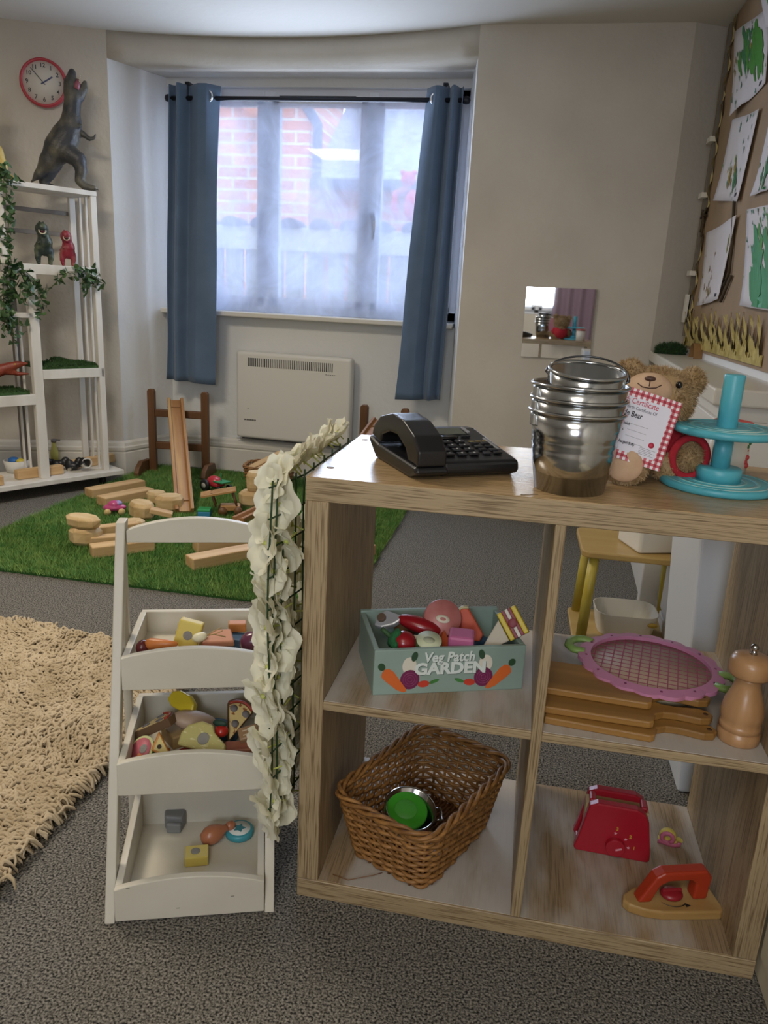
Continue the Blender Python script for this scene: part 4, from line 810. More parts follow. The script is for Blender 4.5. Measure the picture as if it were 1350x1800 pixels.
food('toy_tomato', 'round red toy tomato with a green leafy top in the green crate', crl(.058, .042, .075), (0, R(-70), R(20)), [('fruit', MB().ell((0, 0, 0), (.020, .022, .022)), M('tomato_red', '8e1a22', .25), 0), ('leaf_top', MB().ell((0, 0, .022), (.013, .013, .007)).ell((.012, 0, .018), (.009, .009, .007)).ell((-.01, .008, .018), (.009, .009, .007)).ell((-.006, -.012, .018), (.009, .009, .007)), M('leaf_green', '1f5f34', .9, bump=.6, bs=300), 'f'), ('stalk', MB().tube([(0, 0, .02), (.01, .004, .045)], [.005, .004], 8), M('stalk_green', '31512c', .7), 0)], FOODS)
food('toy_chilli', 'long glossy red toy pepper lying across the green crate', crl(.095, .095, .083), (0, R(10), R(-5)), [('fruit', MB().ell((0, 0, 0), (.042, .018, .014)), M('tomato_red', '8e1a22'), 0)], FOODS)
food('toy_ham', 'round pink toy ham with a white bone ring, at the back of the green crate', crl(.140, .115, .08), (R(52), R(10), R(8)), [('meat', disc(.034, .03), M('ham_pink', 'bb7a78', .4, c2='a8625c', ns=30), 0), ('bone', MB().lathe([(.004, .03), (.009, .03), (.009, .0312), (.004, .0312)], 20, TR((0, -.004, 0), (0, 0, 0), (1.4, .8, 1)), close=False), mcr, 0)], FOODS)
food('toy_cucumber', 'green toy cucumber half with a pale cut end, at the front of the green crate', crl(.098, .034, .062), (R(22), R(6), 0), [('skin', disc(.0225, .026), M('cucumber_green', '49603a', .4), 0), ('flesh', MB().lathe([(.0001, .026), (.0215, .026), (.0215, .0268), (.0001, .0268)], 28), M('cucumber_flesh', 'c9cfae', .5), 0), ('core', MB().lathe([(.0001, .0268), (.010, .0268), (.010, .0275), (.0001, .0275)], 20, TR(s=(1, .7, 1))), M('cucumber_core', 'a9ad92', .6), 0)], FOODS)
food('toy_pink_cube', 'plain pink toy block at the middle front of the green crate', crl(.157, .035, .06), (R(8), 0, R(2)), [('body', MB().box((-.022, -.018, 0), (.022, .018, .036)), M('block_pink', 'b9658f', .5), .005)], FOODS)
food('toy_watermelon', 'orange-red toy melon wedge standing at the back right of the green crate', crl(.185, .105, .07), (R(78), R(8), R(2)), [('flesh', MB().prism([(-.028, -.024), (.03, -.018), (.034, -.004), (-.002, .036), (-.014, .034), (-.026, .016)], -.008, .008), M('melon_red', 'b8452c', .5, c2='c4583c', ns=60), .003), ('rind', MB().tube([(-.029, -.024, 0), (-.027, .016, 0), (-.015, .035, 0), (-.003, .038, 0)], .0045, 8, flat=(1.9, .6), up=(0, 0, 1)), M('rind_cream', 'c4b98f', .5), 0)], FOODS)
food('toy_sandwich', 'toy sandwich wedge with yellow and white filling, at the right of the green crate', crl(.222, .052, .078), (R(62), R(-32), R(12)), [('bread', MB().prism([(-.045, -.02), (.02, -.02), (.02, .02)], -.02, .018), M('bread_grey', 'c0b7a4', .6), .002), ('bread', MB().box((.021, -.022, -.02), (.030, .03, .018)), M('filling_yellow', 'c9b325', .45), .002), ('filling', MB().box((.030, -.022, -.018), (.036, .03, .016)), M('filling_maroon', '7d2130', .5), .001), ('filling', MB().box((.036, -.022, -.018), (.042, .03, .016)), M('filling_white', 'd0ccc0', .5), .001), ('filling', MB().box((.042, -.022, -.018), (.048, .03, .016)), M('filling_maroon', '7d2130'), .001), ('bread', MB().box((.048, -.022, -.02), (.057, .03, .018)), M('filling_yellow', 'c9b325'), .002), ('tomato_slice', disc(.008, .002, 16, TR((.039, .004, .017))), M('filling_maroon', '7d2130'), 0)], FOODS)
food('toy_bun', 'brown toy bun half hidden behind the red pepper', crl(.08, .13, .065), (0, 0, 0), [('bun', MB().ell((0, 0, 0), (.024, .02, .018)), M('bun_brown', '8d6238', .5), 0)], FOODS)
food('toy_egg', 'white toy egg slice between the tomato and the cucumber', crl(.080, .055, .058), (R(50), 0, 0), [('egg', disc(.02, .012), mcr, 0)], FOODS)
food('toy_disc', 'dark shiny disc low at the front left of the green crate', crl(.07, .028, .058), (R(15), 0, 0), [('disc', disc(.016, .008), M('dark_teal', '1f3a3a', .2), 0)], FOODS)
food('toy_carrot_piece', 'orange and white toy wedge under the ham', crl(.128, .055, .055), (R(40), R(20), R(30)), [('body', MB().prism([(-.02, -.02), (.025, -.015), (.0, .03)], 0, .014), M('orange_wood', 'b3532c', .5), .002)], FOODS)
HID = ['a8602c', '8a2a24', '4a5f3a', 'a08458', '3a5a7a']; HN = ('orange', 'red', 'dull green', 'tan', 'blue')
for i, (x, y) in enumerate(((.12, .08), (.19, .06), (.04, .07), (.16, .13), (.21, .12))):
    food('toy_block', ('orange', 'red', 'dull green', 'tan', 'blue')[i]+' toy block beneath the other toys in the green crate', crl(x, y, .007), (0, 0, i), [('block', MB().box((-.024, -.018, 0), (.024, .018, .034)), M('block_'+HID[i], HID[i], .6), .003)], 'bottom layer of the green crate', 'toy food')
# ---- pink tray
pt = thing('toy_tray', 'round pink scalloped toy tray with green leaf handles and a checked cloth pattern', 'tray', (.575, .213, ZM), R(-10))
mpk = M('tray_pink', 'c080a0', .45); o = []
N = 18*10; O = [((.118+.006*abs(math.sin(9*2*PI*i/N)))*math.cos(2*PI*i/N), (.118+.006*abs(math.sin(9*2*PI*i/N)))*math.sin(2*PI*i/N)) for i in range(N)]
v = []; 
for (x, y) in O: 
    r = math.hypot(x, y); u = (x/r, y/r); v += [(x, y, .036), (x, y, .043), (u[0]*.102, u[1]*.102, .046), (u[0]*.102, u[1]*.102, .036)]
MB().add(v, [(i*4+j, ((i+1) % N)*4+j, ((i+1) % N)*4+(j+1) % 4, i*4+(j+1) % 4) for i in range(N) for j in range(4)]).build('scalloped_rim', mpk, pt)
MB().lathe([(.0001, 0), (.085, 0), (.108, .036), (.0001, .036)], 48).build('dish', M('tray_cream', 'b8a98a', .6), pt)
mck = M('tray_check', 'ad9480', .6); MB().lathe([(.0001, .036), (.1025, .036), (.1025, .039), (.0001, .039)], 48).build('inlay', mck, pt)
mb = MB()
for i in range(-6, 7):
    q = i*.0158; L_ = math.sqrt(.101**2-q*q)
    mb.box((q-.0008, -L_, .0388), (q+.0008, L_, .0395)); mb.box((-L_, q-.0011, .0388), (L_, q+.0011, .0394))
mb.build('check_lines', M('check_rose', '9a4560', .6), pt)
for a in (170, -8):
    P = [(.11+.0, .024), (.128, .028), (.142, .016), (.145, 0), (.142, -.016), (.128, -.028), (.11, -.024)]
    mb = MB().tube([(x, y, .042) for x, y in P], .0085, 8, flat=(.75, 1.0), up=(0, 0, 1), m=Matrix.Rotation(R(a), 4, 'Z')); mb.build('leaf_handle', M('handle_green', '86a55a', .45), pt)
mb = MB()
for i in range(12): a = 2*PI*i/12+.2; mb.lathe([(.0001, 0), (.0022, 0), (.0022, .0012), (.0001, .0012)], 10, TR((.110*math.cos(a), .110*math.sin(a), .0445)))
mb.build('printed_flower', M('check_dark', '7a2f55', .5), pt)
# ---- chopping boards
mbw = M('board_acacia', 'a0763c', .42, c2='85602e', ns=6, nst=(.3, 5, 5))
def board(label, loc, rz, tilt=0):
    w_, l_ = .104, .168; o = [(0, 0), (l_-.006, 0), (l_, .006), (l_+.004, .028), (l_+.018, .038), (l_+.04, .040), (l_+.075, .035), (l_+.090, .040), (l_+.096, .052), (l_+.090, .064), (l_+.075, .069), (l_+.04, .064), (l_+.018, .066), (l_+.004, .076), (l_, w_-.006), (l_-.006, w_), (0, w_)]
    t = thing('chopping_board', label, 'chopping board', loc, (tilt, 0, rz), 'three small wooden paddle boards'); MB().prism(o, 0, .0125).build('board', mbw, t, bevel=.0025, seg=3)
    MB().lathe([(.0001, 0), (.004, 0), (.004, .0004), (.0001, .0004)], 14, TR((l_+.084, .052, .0124))).build('hanging_hole', M('hole_dark', '4a2f16', .8), t); return t
board('bottom one of three wooden paddle chopping boards', (.393, .028, ZM), R(-4.5)); board('middle one of three wooden paddle chopping boards', (.392, .038, ZM+.013), R(-1.5)); board('top one of three wooden paddle chopping boards, farthest back', (.392, .078, ZM+.026), R(-3))
# ---- pepper mill
pm = thing('pepper_mill', 'turned wooden pepper mill with a steel knob, at the right of the middle shelf', 'pepper mill', (.693, .066, ZM))
mmw = M('mill_beech', 'b88f66', .3, c2='a37a50', ns=10, nst=(3, 3, .5))
MB().lathe([(.0001, 0), (.030, 0), (.0315, .002), (.0315, .017), (.029, .019), (.029, .0215), (.0315, .023), (.030, .030), (.0285, .032), (.031, .040), (.0315, .050), (.029, .065), (.0235, .080), (.0195, .092), (.0185, .102), (.021, .110), (.0001, .110)], 48).build('body', mmw, pm)
MB().lathe([(.0001, .111), (.029, .111), (.0315, .115), (.0320, .122), (.0315, .132), (.028, .140), (.018, .145), (.0001, .146)], 48).build('head', mmw, pm)
MB().lathe([(.006, .146), (.004, .149), (.0045, .152), (.0001, .153)], 16).ell((0, 0, .1565), .0062, 16).build('knob', M('steel', 'c5c7ca', .12, 1), pm)

# ---- basket in the lower left compartment
wk = wicker('wicker_basket', 'large honey-brown rectangular wicker basket in the lower left compartment', 'basket', (.2, .158, T), R(65), .235, .162, .135, .29, .03, 17, mwk, strand=.0036, pitch=.021, rimr=.0065, base_mat=M('wicker_dark', '5d3a1c', .6))
pc = Vector((.19, .155, T+.03)); po = thing('toy_saucepan', 'small steel toy saucepan with a green disc inside, in the large basket', 'saucepan', (.172, .112, T+.054), (R(16), R(6), R(20)))
MB().lathe([(.0001, 0), (.042, 0), (.044, .003), (.046, .05), (.048, .051), (.048, .0525), (.0445, .052), (.042, .004), (.0001, .004)], 48).build('pan', M('steel', 'c5c7ca'), po)
MB().tube([(.046, -.012, .036), (.062, -.012, .038), (.062, .012, .038), (.046, .012, .036)], .0022, 8).build('handle', M('steel', 'c5c7ca'), po)
food('toy_disc', 'bright green toy disc lying in the steel saucepan', (.172, .108, T+.088), (R(16), R(6), 0), [('disc', disc(.040, .008), M('lime_green', '3f9a2a', .35), 0), ('centre', disc(.021, .0095), M('lime_pale', '4fa33e', .45), 0)], 'toy crockery in the large basket')
food('toy_plate', 'mustard yellow toy plate leaning under the saucepan in the large basket', (.208, .12, T+.030), (R(-20), R(18), 0), [('plate', disc(.048, .006), M('mustard', '8f6a24', .5), 0)], 'toy crockery in the large basket')
food('toy_bowl', 'plum-coloured toy bowl at the front corner inside the large basket', (.2, .075, T+.02), (R(10), 0, 0), [('bowl', MB().lathe([(.0001, 0), (.025, 0), (.04, .028), (.037, .028), (.023, .004), (.0001, .004)], 32), M('plum', '6a2440', .4), 0)], 'toy crockery in the large basket')
food('toy_spoon', 'wooden toy spoon leaning in the right of the large basket', (.255, .185, T+.02), (R(0), R(-35), R(35)), [('bowl', MB().ell((.05, 0, 0), (.026, .02, .006)), M('spoon_wood', '7d6a4e', .6), 0), ('handle', MB().tube([(.03, 0, 0), (-.03, 0, -.002)], .006, 8), M('spoon_wood', '7d6a4e'), 0)], 'toy crockery in the large basket')
food('toy_base_block', 'toy block supporting the saucepan at the bottom of the large basket', (.17, .12, T+.012), (0, 0, R(20)), [('block', MB().box((-.03, -.03, 0), (.03, .03, .034)), M('block_brown', '8d6a45', .6), .003)], 'toy crockery in the large basket')
# ---- toaster
to = thing('toy_toaster', 'glossy red wooden toy toaster with yellow dial numbers and a slot on top', 'toy toaster', (.486, .196, T), R(-2))
mtr = M('toaster_red', 'a3182a', .32); o = [(.004, 0), (.134, 0), (.139, .004), (.138, .02), (.128, .085), (.120, .100), (.105, .108), (.034, .108), (.019, .100), (.006, .030), (0, .006)]
for y0, y1 in ((0, .018), (.046, .064)): MB().prism(o, -y1, -y0, Matrix.Rotation(R(90), 4, 'X')).build('side_panel', mtr, to, bevel=.004, seg=3)
MB().box((.014, .018, .002), (.128, .046, .094)).build('core', M('toaster_beige', 'b09a6c', .6), to); MB().box((.004, .018, 0), (.136, .046, .012)).build('base', mtr, to, bevel=.003)
for x in (.02, .113): MB().box((x, .018, .05), (x+.012, .046, .104)).build('end_cap', mtr, to, bevel=.003)
dl = MB().tube([(.074, -.010, .026), (.074, 0, .026)], .0175, 28).build('dial', mtr, to, bevel=.001)
MB().box((-.006, -.0115, -.0015), (.006, -.0098, .0015), TR((.080, 0, .026), (0, R(-25), 0))).build('dial_mark', M('print_pink', 'd89aa8', .5), dl)
mye = M('print_yellow', 'c9a23c', .5)
for s_, x, z in (('3', .074, .062), ('2', .099, .050), ('1', .108, .027)): text(s_, .0095, mye, to, (x, -.0006, z), (R(90), 0, 0), align='CENTER', bold=.0002)
for x, z in ((.072, .052), (.091, .043), (.098, .026)):
    st = []; 
    for i in range(10): rr = .0034 if i % 2 == 0 else .0016; st.append((x+rr*math.sin(PI*i/5), z+rr*math.cos(PI*i/5)))
    MB().prism(st, 0, .0006, Matrix.Rotation(R(90), 4, 'X')).build('star', M('print_pink', 'd89aa8'), to)
# ---- pink snail-shaped letter
sn = thing('toy_letter', 'small pink and yellow curly letter shape standing behind the red toaster', 'toy letter', (.662, .262, T), R(-12))
P = [(.005+.010*math.cos(a), .016+.010*math.sin(a)) for a in np.linspace(R(-60), R(290), 20)]
P2 = [(-.012, .004), (0, .004), (.016, .003), (.026, .007), (.027, .014)]
MB().tube([(x, 0, z) for x, z in P], .0065, 8, flat=(1, 1.3)).tube([(x, 0, z) for x, z in P2], .0065, 8, flat=(1, 1.3)).build('yellow_edge', M('letter_yellow', 'c9b553', .5), sn)
MB().tube([(x, -.0075, z) for x, z in P], .0045, 8, flat=(1, .6)).tube([(x, -.0075, z) for x, z in P2], .0045, 8, flat=(1, .6)).build('pink_face', M('letter_pink', 'b5607c', .5), sn)
# ---- iron
ir = thing('toy_iron', 'wooden toy iron with an orange-red handle and red dial, right of the red toaster', 'toy iron', (.562, .066, T), R(18))
o = [(0, 0), (.006, -.012), (.03, -.026), (.06, -.034), (.12, -.038), (.158, -.040), (.168, -.036), (.168, .036), (.158, .040), (.12, .038), (.06, .034), (.03, .026), (.006, .012)]
MB().prism(o, 0, .018).build('sole', M('iron_pine', 'b5935c', .5, c2='a07c46', ns=8, nst=(.4, 3, 3)), ir, bevel=.004, seg=3)
mo = M('iron_orange', 'a8361c', .35); hp = [(.022, 0), (.046, 0), (.06, .032), (.074, .040), (.116, .040), (.124, .032), (.122, 0), (.148, 0), (.152, .044), (.142, .058), (.064, .058), (.05, .05)]
MB().prism(hp, -.012, .012, TR((0, 0, .018), (R(90), 0, 0))).build('handle', mo, ir, bevel=.0045, seg=3)
MB().ell((.088, 0, .024), (.020, .017, .008), 20).build('dial', M('iron_red', '8e1f28', .3), ir); MB().box((.070, -.003, .026), (.106, .003, .035)).build('dial_grip', M('iron_red', '8e1f28'), ir, bevel=.003)
mb = MB(); mb.tube([(.088+.027*math.cos(a), .027*math.sin(a)*.9, .0184) for a in np.linspace(R(-150), R(-50), 14)], [.0004+.0008*i/13 for i in range(14)], 4); mb.prism([(.112, -.024), (.104, -.017), (.103, -.026)], .018, .0188)
mb.build('arrow_mark', M('ink_black', '151311', .5), ir)
# ---- short loose straws
tag(MB().tube([(.06, .02, T+.002), (.09, .012, T+.003), (.13, .03, T+.006), (.145, .045, T+.002)], .0007, 5).build('wicker_twig', M('twig', '7a4f2c', .7)), 'thin broken wicker twig lying at the front of the lower left compartment', 'twig')

# ================================================================ FLOWER PANEL ON THE SHELF'S LEFT SIDE
fp = thing('flower_trellis', 'white artificial blossom panel on a green grid, hung on the shelf\'s left side', 'flower trellis', (-.012, 0, .1))
mgp = M('grid_green', '1f3a1a', .5); wires = MB(); rg = random.Random(11)
def gy(y, z): return (-.014*max(0, 1-(y+.05)/.09)*1.6-.002+.003*math.sin(z*9), y, z)
for y in (-.05, -.036, -.015, .02, .05, .1, .16, .22, .28, .34):
    wires.tube([gy(y+.004*math.sin(z*14+y*30), z) for z in np.linspace(.10, .665, 20)], .0016, 5)
for i in range(12):
    z = .11+i*.05; wires.tube([gy(y, z+.004*math.sin(i)) for y in (-.054, -.03, -.015, .01, .05, .2, .36)], .0016, 5)
wires.build('plastic_grid', mgp, fp)
mfl = M('petal_white', 'eeecd8', .7, trans=.35); mfc = M('petal_centre', 'b9c063', .7)
def flower_mesh(seed):
    r = random.Random(seed); mb = MB()
    for k in range(5):
        a = 2*PI*k/5+r.uniform(-.15, .15); nu, nv = 7, 9; v = []; L_ = r.uniform(.034, .04); cup = r.uniform(.05, .4); ph_ = r.uniform(0, 6)
        for i in range(nu):
            s = i/(nu-1)
            for j in range(nv):
                t = (j/(nv-1)-.5)*2; wd = .027*math.sin(min(1, s*1.02+.08)*PI*.6)**.7; x = s*L_*(1-.12*t*t); y = t*wd
                z = cup*x*s+.003*s*s*math.sin(t*5+ph_)+.006*t*t*(1-s)+.0025*math.sin(s*8+ph_)
                v.append((x*math.cos(a)-y*math.sin(a), x*math.sin(a)+y*math.cos(a), z+.001*k))
        mb.add(v, [(i*nv+j, i*nv+j+1, (i+1)*nv+j+1, (i+1)*nv+j) for i in range(nu-1) for j in range(nv-1)], True)
    return mb
fm_ = []
for s in range(4):
    o = flower_mesh(s).build('flower', mfl, fp); c = MB().ell((0, 0, .003), (.005, .005, .004), 8).tube([(0, 0, 0), (0, 0, -.02)], .0015, 5).build('flower_centre', mfc, o); fm_.append(o)
spots = []
for i in range(13):
    z = .075+i*.049
    for j, y in enumerate((-.035, .0, .045, .10, .165, .235, .31)):
        spots.append((-.012-.022*rg.random()-(.004 if j < 3 else 0), y+rg.uniform(-.012, .012), z+rg.uniform(-.012, .012)))
spots = spots[:77]
for i in range(10): spots.append((-.010-.012*rg.random(), -.012, .10+i*.058))
for y in (-.02, .0, .03, .06, .09, .12, .16, .20, .24, .28, .32, .36, .38): spots.append((-.02-.015*rg.random(), y, .655+rg.uniform(-.004, .012)))
for i, (x, y, z) in enumerate(spots):
    s = fm_[i % 4]
    if i < 4: o = s
    else:
        o = s.copy(); COL.objects.link(o); o.parent = fp
        for g in list(s.children): d = g.copy(); COL.objects.link(d); d.parent = o
    o.location = (x, y, z)
    d = Vector((-1 if not (y == -.012) else -.4, rg.uniform(-.5, .35)-(.9 if y < .02 else .1), rg.uniform(-.5, .45)+(1.0 if z > .64 else 0))).normalized(); q = d.to_track_quat('Z', 'Y'); o.rotation_euler = (q @ Euler((0, 0, rg.uniform(0, 6))).to_quaternion()).to_euler(); sc = rg.uniform(.9, 1.2)*(.9 if z > .64 else 1); o.scale = (sc, sc, sc)

# ================================================================ WHITE LADDER STAND WITH THREE BINS
LA = Vector((-.274, -.135, 0)); LR = R(19.2); LM = Matrix.Translation(LA) @ Matrix.Rotation(LR, 4, 'Z')
def ll(x, y, z): return tuple(LM @ Vector((x, y, z)))
ld = thing('ladder_stand', 'white painted wooden ladder stand with three tilted-back bins of toy food', 'ladder stand', LA, LR)
mlw2 = M('ladder_white', 'cfcabb', .45, c2='c6c0b0', ns=5, bump=.1, bs=60); BW = .246
def side(prof, x0, x1): return MB().prism(prof, x0, x1, Matrix.Rotation(R(90), 4, 'Z') @ Matrix.Rotation(R(90), 4, 'X'))
for x in (-.0175, BW+.001): 
    side([(.0, 0), (.032, 0), (.287, .625), (.254, .625)], x, x+.0165).build('post', mlw2, ld, bevel=.002)
    side([(.245, 0), (.262, 0), (.268, .56), (.248, .56)], x+.001, x+.0155).build('rear_leg', mlw2, ld, bevel=.002)
def archb(y, z0, ze, zp, th, name, lean=0, par=ld, x0=0, x1=BW):
    o = [(x0, z0)]+[(x1, z0)]+[(x1+(x0-x1)*i/16, ze+(zp-ze)*math.sin(PI*i/16)**.8) for i in range(17)]
    return MB().prism(o, -y-th, -y, Matrix.Rotation(R(90), 4, 'X')).build(name, mlw2, par, bevel=.0015)
archb(.253, .588, .610, .634, .015, 'handle_board')
for nm, y0, z0, zf, zp, zb, dp in (('bottom_bin', 0, .004, .066, .085, .088, .245), ('middle_bin', .072, .196, .256, .274, .262, .232), ('top_bin', .150, .352, .412, .430, .405, .232)):
    b = archb(y0, z0, zf, zp, .012, nm)
    MB().box((.002, y0+dp-.012, z0+.004), (BW-.002, y0+dp, zb)).build('back_board', mlw2, b, bevel=.0015)
    for x in (.0, BW-.012): side([(y0+.012, z0+.002), (y0+dp-.012, z0+.002), (y0+dp-.012, zb), (y0+.012, zf)], x, x+.012).build('side_board', mlw2, b, bevel=.0015)
    MB().box((.012, y0+.012, z0+.003), (BW-.012, y0+dp-.012, z0+.010)).build('bin_floor', mlw2, b)
mb = MB()
for x, z, s in ((.10, .003, .001), (.19, .02, .002), (.02, .05, .0015)): mb.box((x, -.0004, z+.02), (x+.006, 0, z+.021))
mb.build('scuff', M('scuff', '6f675a', .8), ld)
G1 = 'toy food in the bottom ladder bin'; G2 = 'toy food in the middle ladder bin'; G3 = 'toy food in the top ladder bin'
def fl_(u, v, z): p = at(u, v, z); return (p.x, p.y, p.z)
# bottom bin
zb = .015
food('toy_grey_cup', 'grey plastic toy connector lying at the back of the bottom ladder bin', fl_(308, 1452, zb), (0, 0, R(12)), [('body', MB().prism([(-.017, -.012), (.017, -.012), (.02, .01), (.01, .026), (-.012, .026), (-.022, .01)], 0, .03), M('grey_plastic', '77797a', .5), .004), ('step', MB().box((-.012, -.022, 0), (.016, -.012, .020)), M('grey_plastic', '77797a'), .003)], G1)
food('toy_drumstick', 'brown wooden toy chicken drumstick in the bottom ladder bin', fl_(375, 1466, zb+.017), (0, R(-4), R(50)), [('meat', MB().lathe([(.0001, -.026), (.010, -.023), (.017, -.012), (.018, 0), (.014, .013), (.008, .023), (.0065, .030)], 28, TR(rot=(0, R(90), 0))), M('drum_brown', 'a5694a', .3), 0), ('bone', MB().ell((.036, 0, 0), (.011, .009, .009), 14), M('drum_brown', 'a5694a'), 0)], G1)
food('toy_ring', 'flat turquoise toy disc with a white star centre in the bottom ladder bin', fl_(421, 1466, zb), (0, 0, .3), [('disc', disc(.027, .013, 40), M('ring_teal', '3f93a0', .4), 0), ('white_face', MB().lathe([(.0001, .013), (.021, .013), (.021, .0138), (.0001, .0138)], 30), M('ring_white2', 'd5d8d4', .5), 0), ('star', MB().prism([((.0125 if i % 2 == 0 else .007)*math.cos(PI*i/5), (.0125 if i % 2 == 0 else .007)*math.sin(PI*i/5)) for i in range(10)], .0138, .0146), M('ring_teal_dark', '327883', .4), 0)], G1)
food('toy_butter', 'pale yellow toy block with a round grey fastener in the bottom ladder bin', fl_(346, 1512, zb), (0, 0, R(22)), [('block', MB().box((-.021, -.017, 0), (.021, .017, .020)), M('butter_yellow', 'cdb95c', .45), .002), ('fastener', disc(.0085, .001, 20, TR((-.002, .0, .020))), mvel, 0)], G1)
# middle bin
z2 = .206
pz = lambda: [('crust', MB().prism([(-.036, -.004), (.036, -.004), (.03, .006), (-.03, .006)], 0, .016), M('crust_brown', '7d5c36', .6), .003)]
def pizza(label, loc, rot):
    wedge = [(0, -.055)]+[(.05*math.sin(a), -.055+.088*math.cos(a)) for a in np.linspace(.55, -.55, 9)]
    t = thing('toy_pizza_slice', label, 'toy food', loc, rot, G2); MB().prism(wedge, 0, .016).build('crust', M('crust_brown', '5f4428', .6), t, bevel=.001)
    wi = [(0, -.052)]+[(.043*math.sin(a), -.055+.077*math.cos(a)) for a in np.linspace(.53, -.53, 9)]; MB().prism(wi, .016, .0166).build('cheese', M('pizza_cheese', 'cdb67c', .5, c2='8a5530', ns=90, lo=.55, hi=.6), t)
    mb = MB().tube([(.0455*math.sin(a), -.055+.081*math.cos(a), .0165) for a in np.linspace(.52, -.52, 9)], .0028, 6); mb.build('sauce', M('pizza_red', '9c3826', .5), t)
    mb = MB()
    for x, y in ((-.012, .008), (.013, .005), (0, -.02)): mb.lathe([(.0001, .0165), (.0072, .0165), (.0072, .018), (.0001, .018)], 20, TR((x, y, 0)))
    mb.build('topping', M('topping_grey', '6f6a6a', .7), t); return t
pizza('toy pizza slice lying on its side at the left of the middle ladder bin', fl_(282, 1280, .245), (R(22), R(-18), R(-62)))
pizza('toy pizza slice with a red sauce edge at the right of the middle ladder bin', fl_(416, 1262, .250), (R(32), R(20), R(12)))
food('toy_lemon_slice', 'bright yellow curved toy wedge at the back of the middle ladder bin', fl_(318, 1240, .262), (R(55), R(5), R(-8)), [('wedge', MB().prism([(-.028, .004), (-.016, -.006), (0, -.009), (.014, -.010), (.026, -.02), (.031, -.008), (.029, .010), (.014, .022), (-.008, .026), (-.024, .020)], -.009, .009), M('lemon_yellow', 'c9b324', .35), .003)], G2)
food('toy_bread_slice', 'pale green-yellow toy bread slice at the front of the middle ladder bin', fl_(362, 1300, .250), (R(42), R(3), R(-6)), [('slice', MB().prism([(-.044, -.024), (.03, -.022), (.046, -.016), (.043, -.002), (.014, .014), (.006, .026), (-.016, .028), (-.038, .016), (-.046, 0)], 0, .012), M('bread_olive', 'b5ac6c', .5, c2='cfc99a', ns=70, nst=(1, 3, 1), lo=.6, hi=.66), .004), ('fastener', disc(.011, .0008, 24, TR((0, -.002, .012))), mvel, 0)], G2)
food('toy_potato', 'dull pink round toy behind the bread slice in the middle ladder bin', fl_(343, 1268, .245), (0, R(20), R(30)), [('body', MB().ell((0, 0, 0), (.045, .026, .018)), M('potato_pink', 'a8907c', .5), 0)], G2)
food('toy_cherry_tomato', 'small red toy tomato with a dark green leaf in the middle ladder bin', fl_(389, 1285, .255), (0, 0, 0), [('fruit', MB().ell((0, 0, 0), (.013, .013, .011)), M('tomato_bright', 'a8281f', .25), 0), ('leaf', MB().ell((-.004, .004, .013), (.014, .006, .007)), M('leaf_dark', '1d3a2c', .6), 0)], G2)
food('toy_chocolate', 'brown toy chocolate square at the right of the middle ladder bin', fl_(438, 1294, .252), (R(25), R(-12), R(28)), [('block', MB().box((-.018, -.013, 0), (.018, .013, .016)), M('choc_brown', '937353', .45), .003), ('lines', MB().box((-.010, -.006, .016), (.006, -.004, .0166)).box((-.010, .003, .016), (.006, .005, .0166)), M('choc_pale', 'c9b79c', .5), 0)], G2)
food('toy_cheese_wedge', 'orange-edged toy cheese triangle at the front of the middle ladder bin', fl_(292, 1312, .240), (R(50), R(25), R(0)), [('wedge', MB().prism([(-.024, .016), (.026, -.014), (-.018, -.018)], 0, .014), M('cheese_orange', 'c07f34', .5), .002), ('face', MB().prism([(-.018, .010), (.018, -.011), (-.014, -.014)], .014, .0148), M('cheese_pale', 'c9b66a', .5), 0), ('hole', disc(.004, .0006, 14, TR((-.008, -.006, .0148))), M('hole_dark2', '3a2f20', .8), 0)], G2)
food('toy_watermelon_half', 'halved toy watermelon with pink flesh at the left front of the middle ladder bin', fl_(248, 1318, .235), (R(38), R(-22), R(0)), [('rind', MB().lathe([(.0001, -.022), (.015, -.018), (.024, -.008), (.026, 0)], 32), M('melon_rind', '5a8a30', .4, c2='2c5a1c', ns=30, nst=(1, 1, .2)), 0), ('flesh', MB().lathe([(.026, 0), (.0245, .0008), (.0001, .001)], 32, close=False), M('melon_pale', 'c0c48a', .5), 0), ('pink_flesh', MB().lathe([(.0001, .001), (.0215, .001), (.0215, .0018), (.0001, .0018)], 32), M('melon_pink', 'b8606c', .5), 0), ('fastener', disc(.008, .0007, 20, TR((.006, 0, .0018))), mvel, 0)], G2)
food('toy_bacon', 'reddish brown toy meat slab at the front right of the middle ladder bin', fl_(425, 1318, .235), (R(15), 0, R(20)), [('slab', MB().box((-.03, -.012, 0), (.03, .012, .012)), M('bacon_red', '7a4034', .5, c2='a06a50', ns=40, nst=(.3, 1, 1)), .003)], G2)
food('toy_ham_slice', 'beige toy slab under the right pizza slice', fl_(450, 1300, .232), (R(10), 0, R(-10)), [('slab', MB().box((-.02, -.02, 0), (.012, .02, .014)), M('slab_tan', 'a8866a', .5), .003)], G2)
for i, (x, y) in enumerate(((.05, .14), (.12, .15), (.19, .13), (.08, .22), (.17, .23))):
    food('toy_block', HN[i]+' toy block beneath the other toys in the middle ladder bin', ll(x, y, z2), (0, 0, LR+i*.7), [('block', MB().box((-.028, -.018, 0), (.028, .018, .026)), M('block_'+HID[i], HID[i], .6), .003)], 'bottom layer of the middle ladder bin')
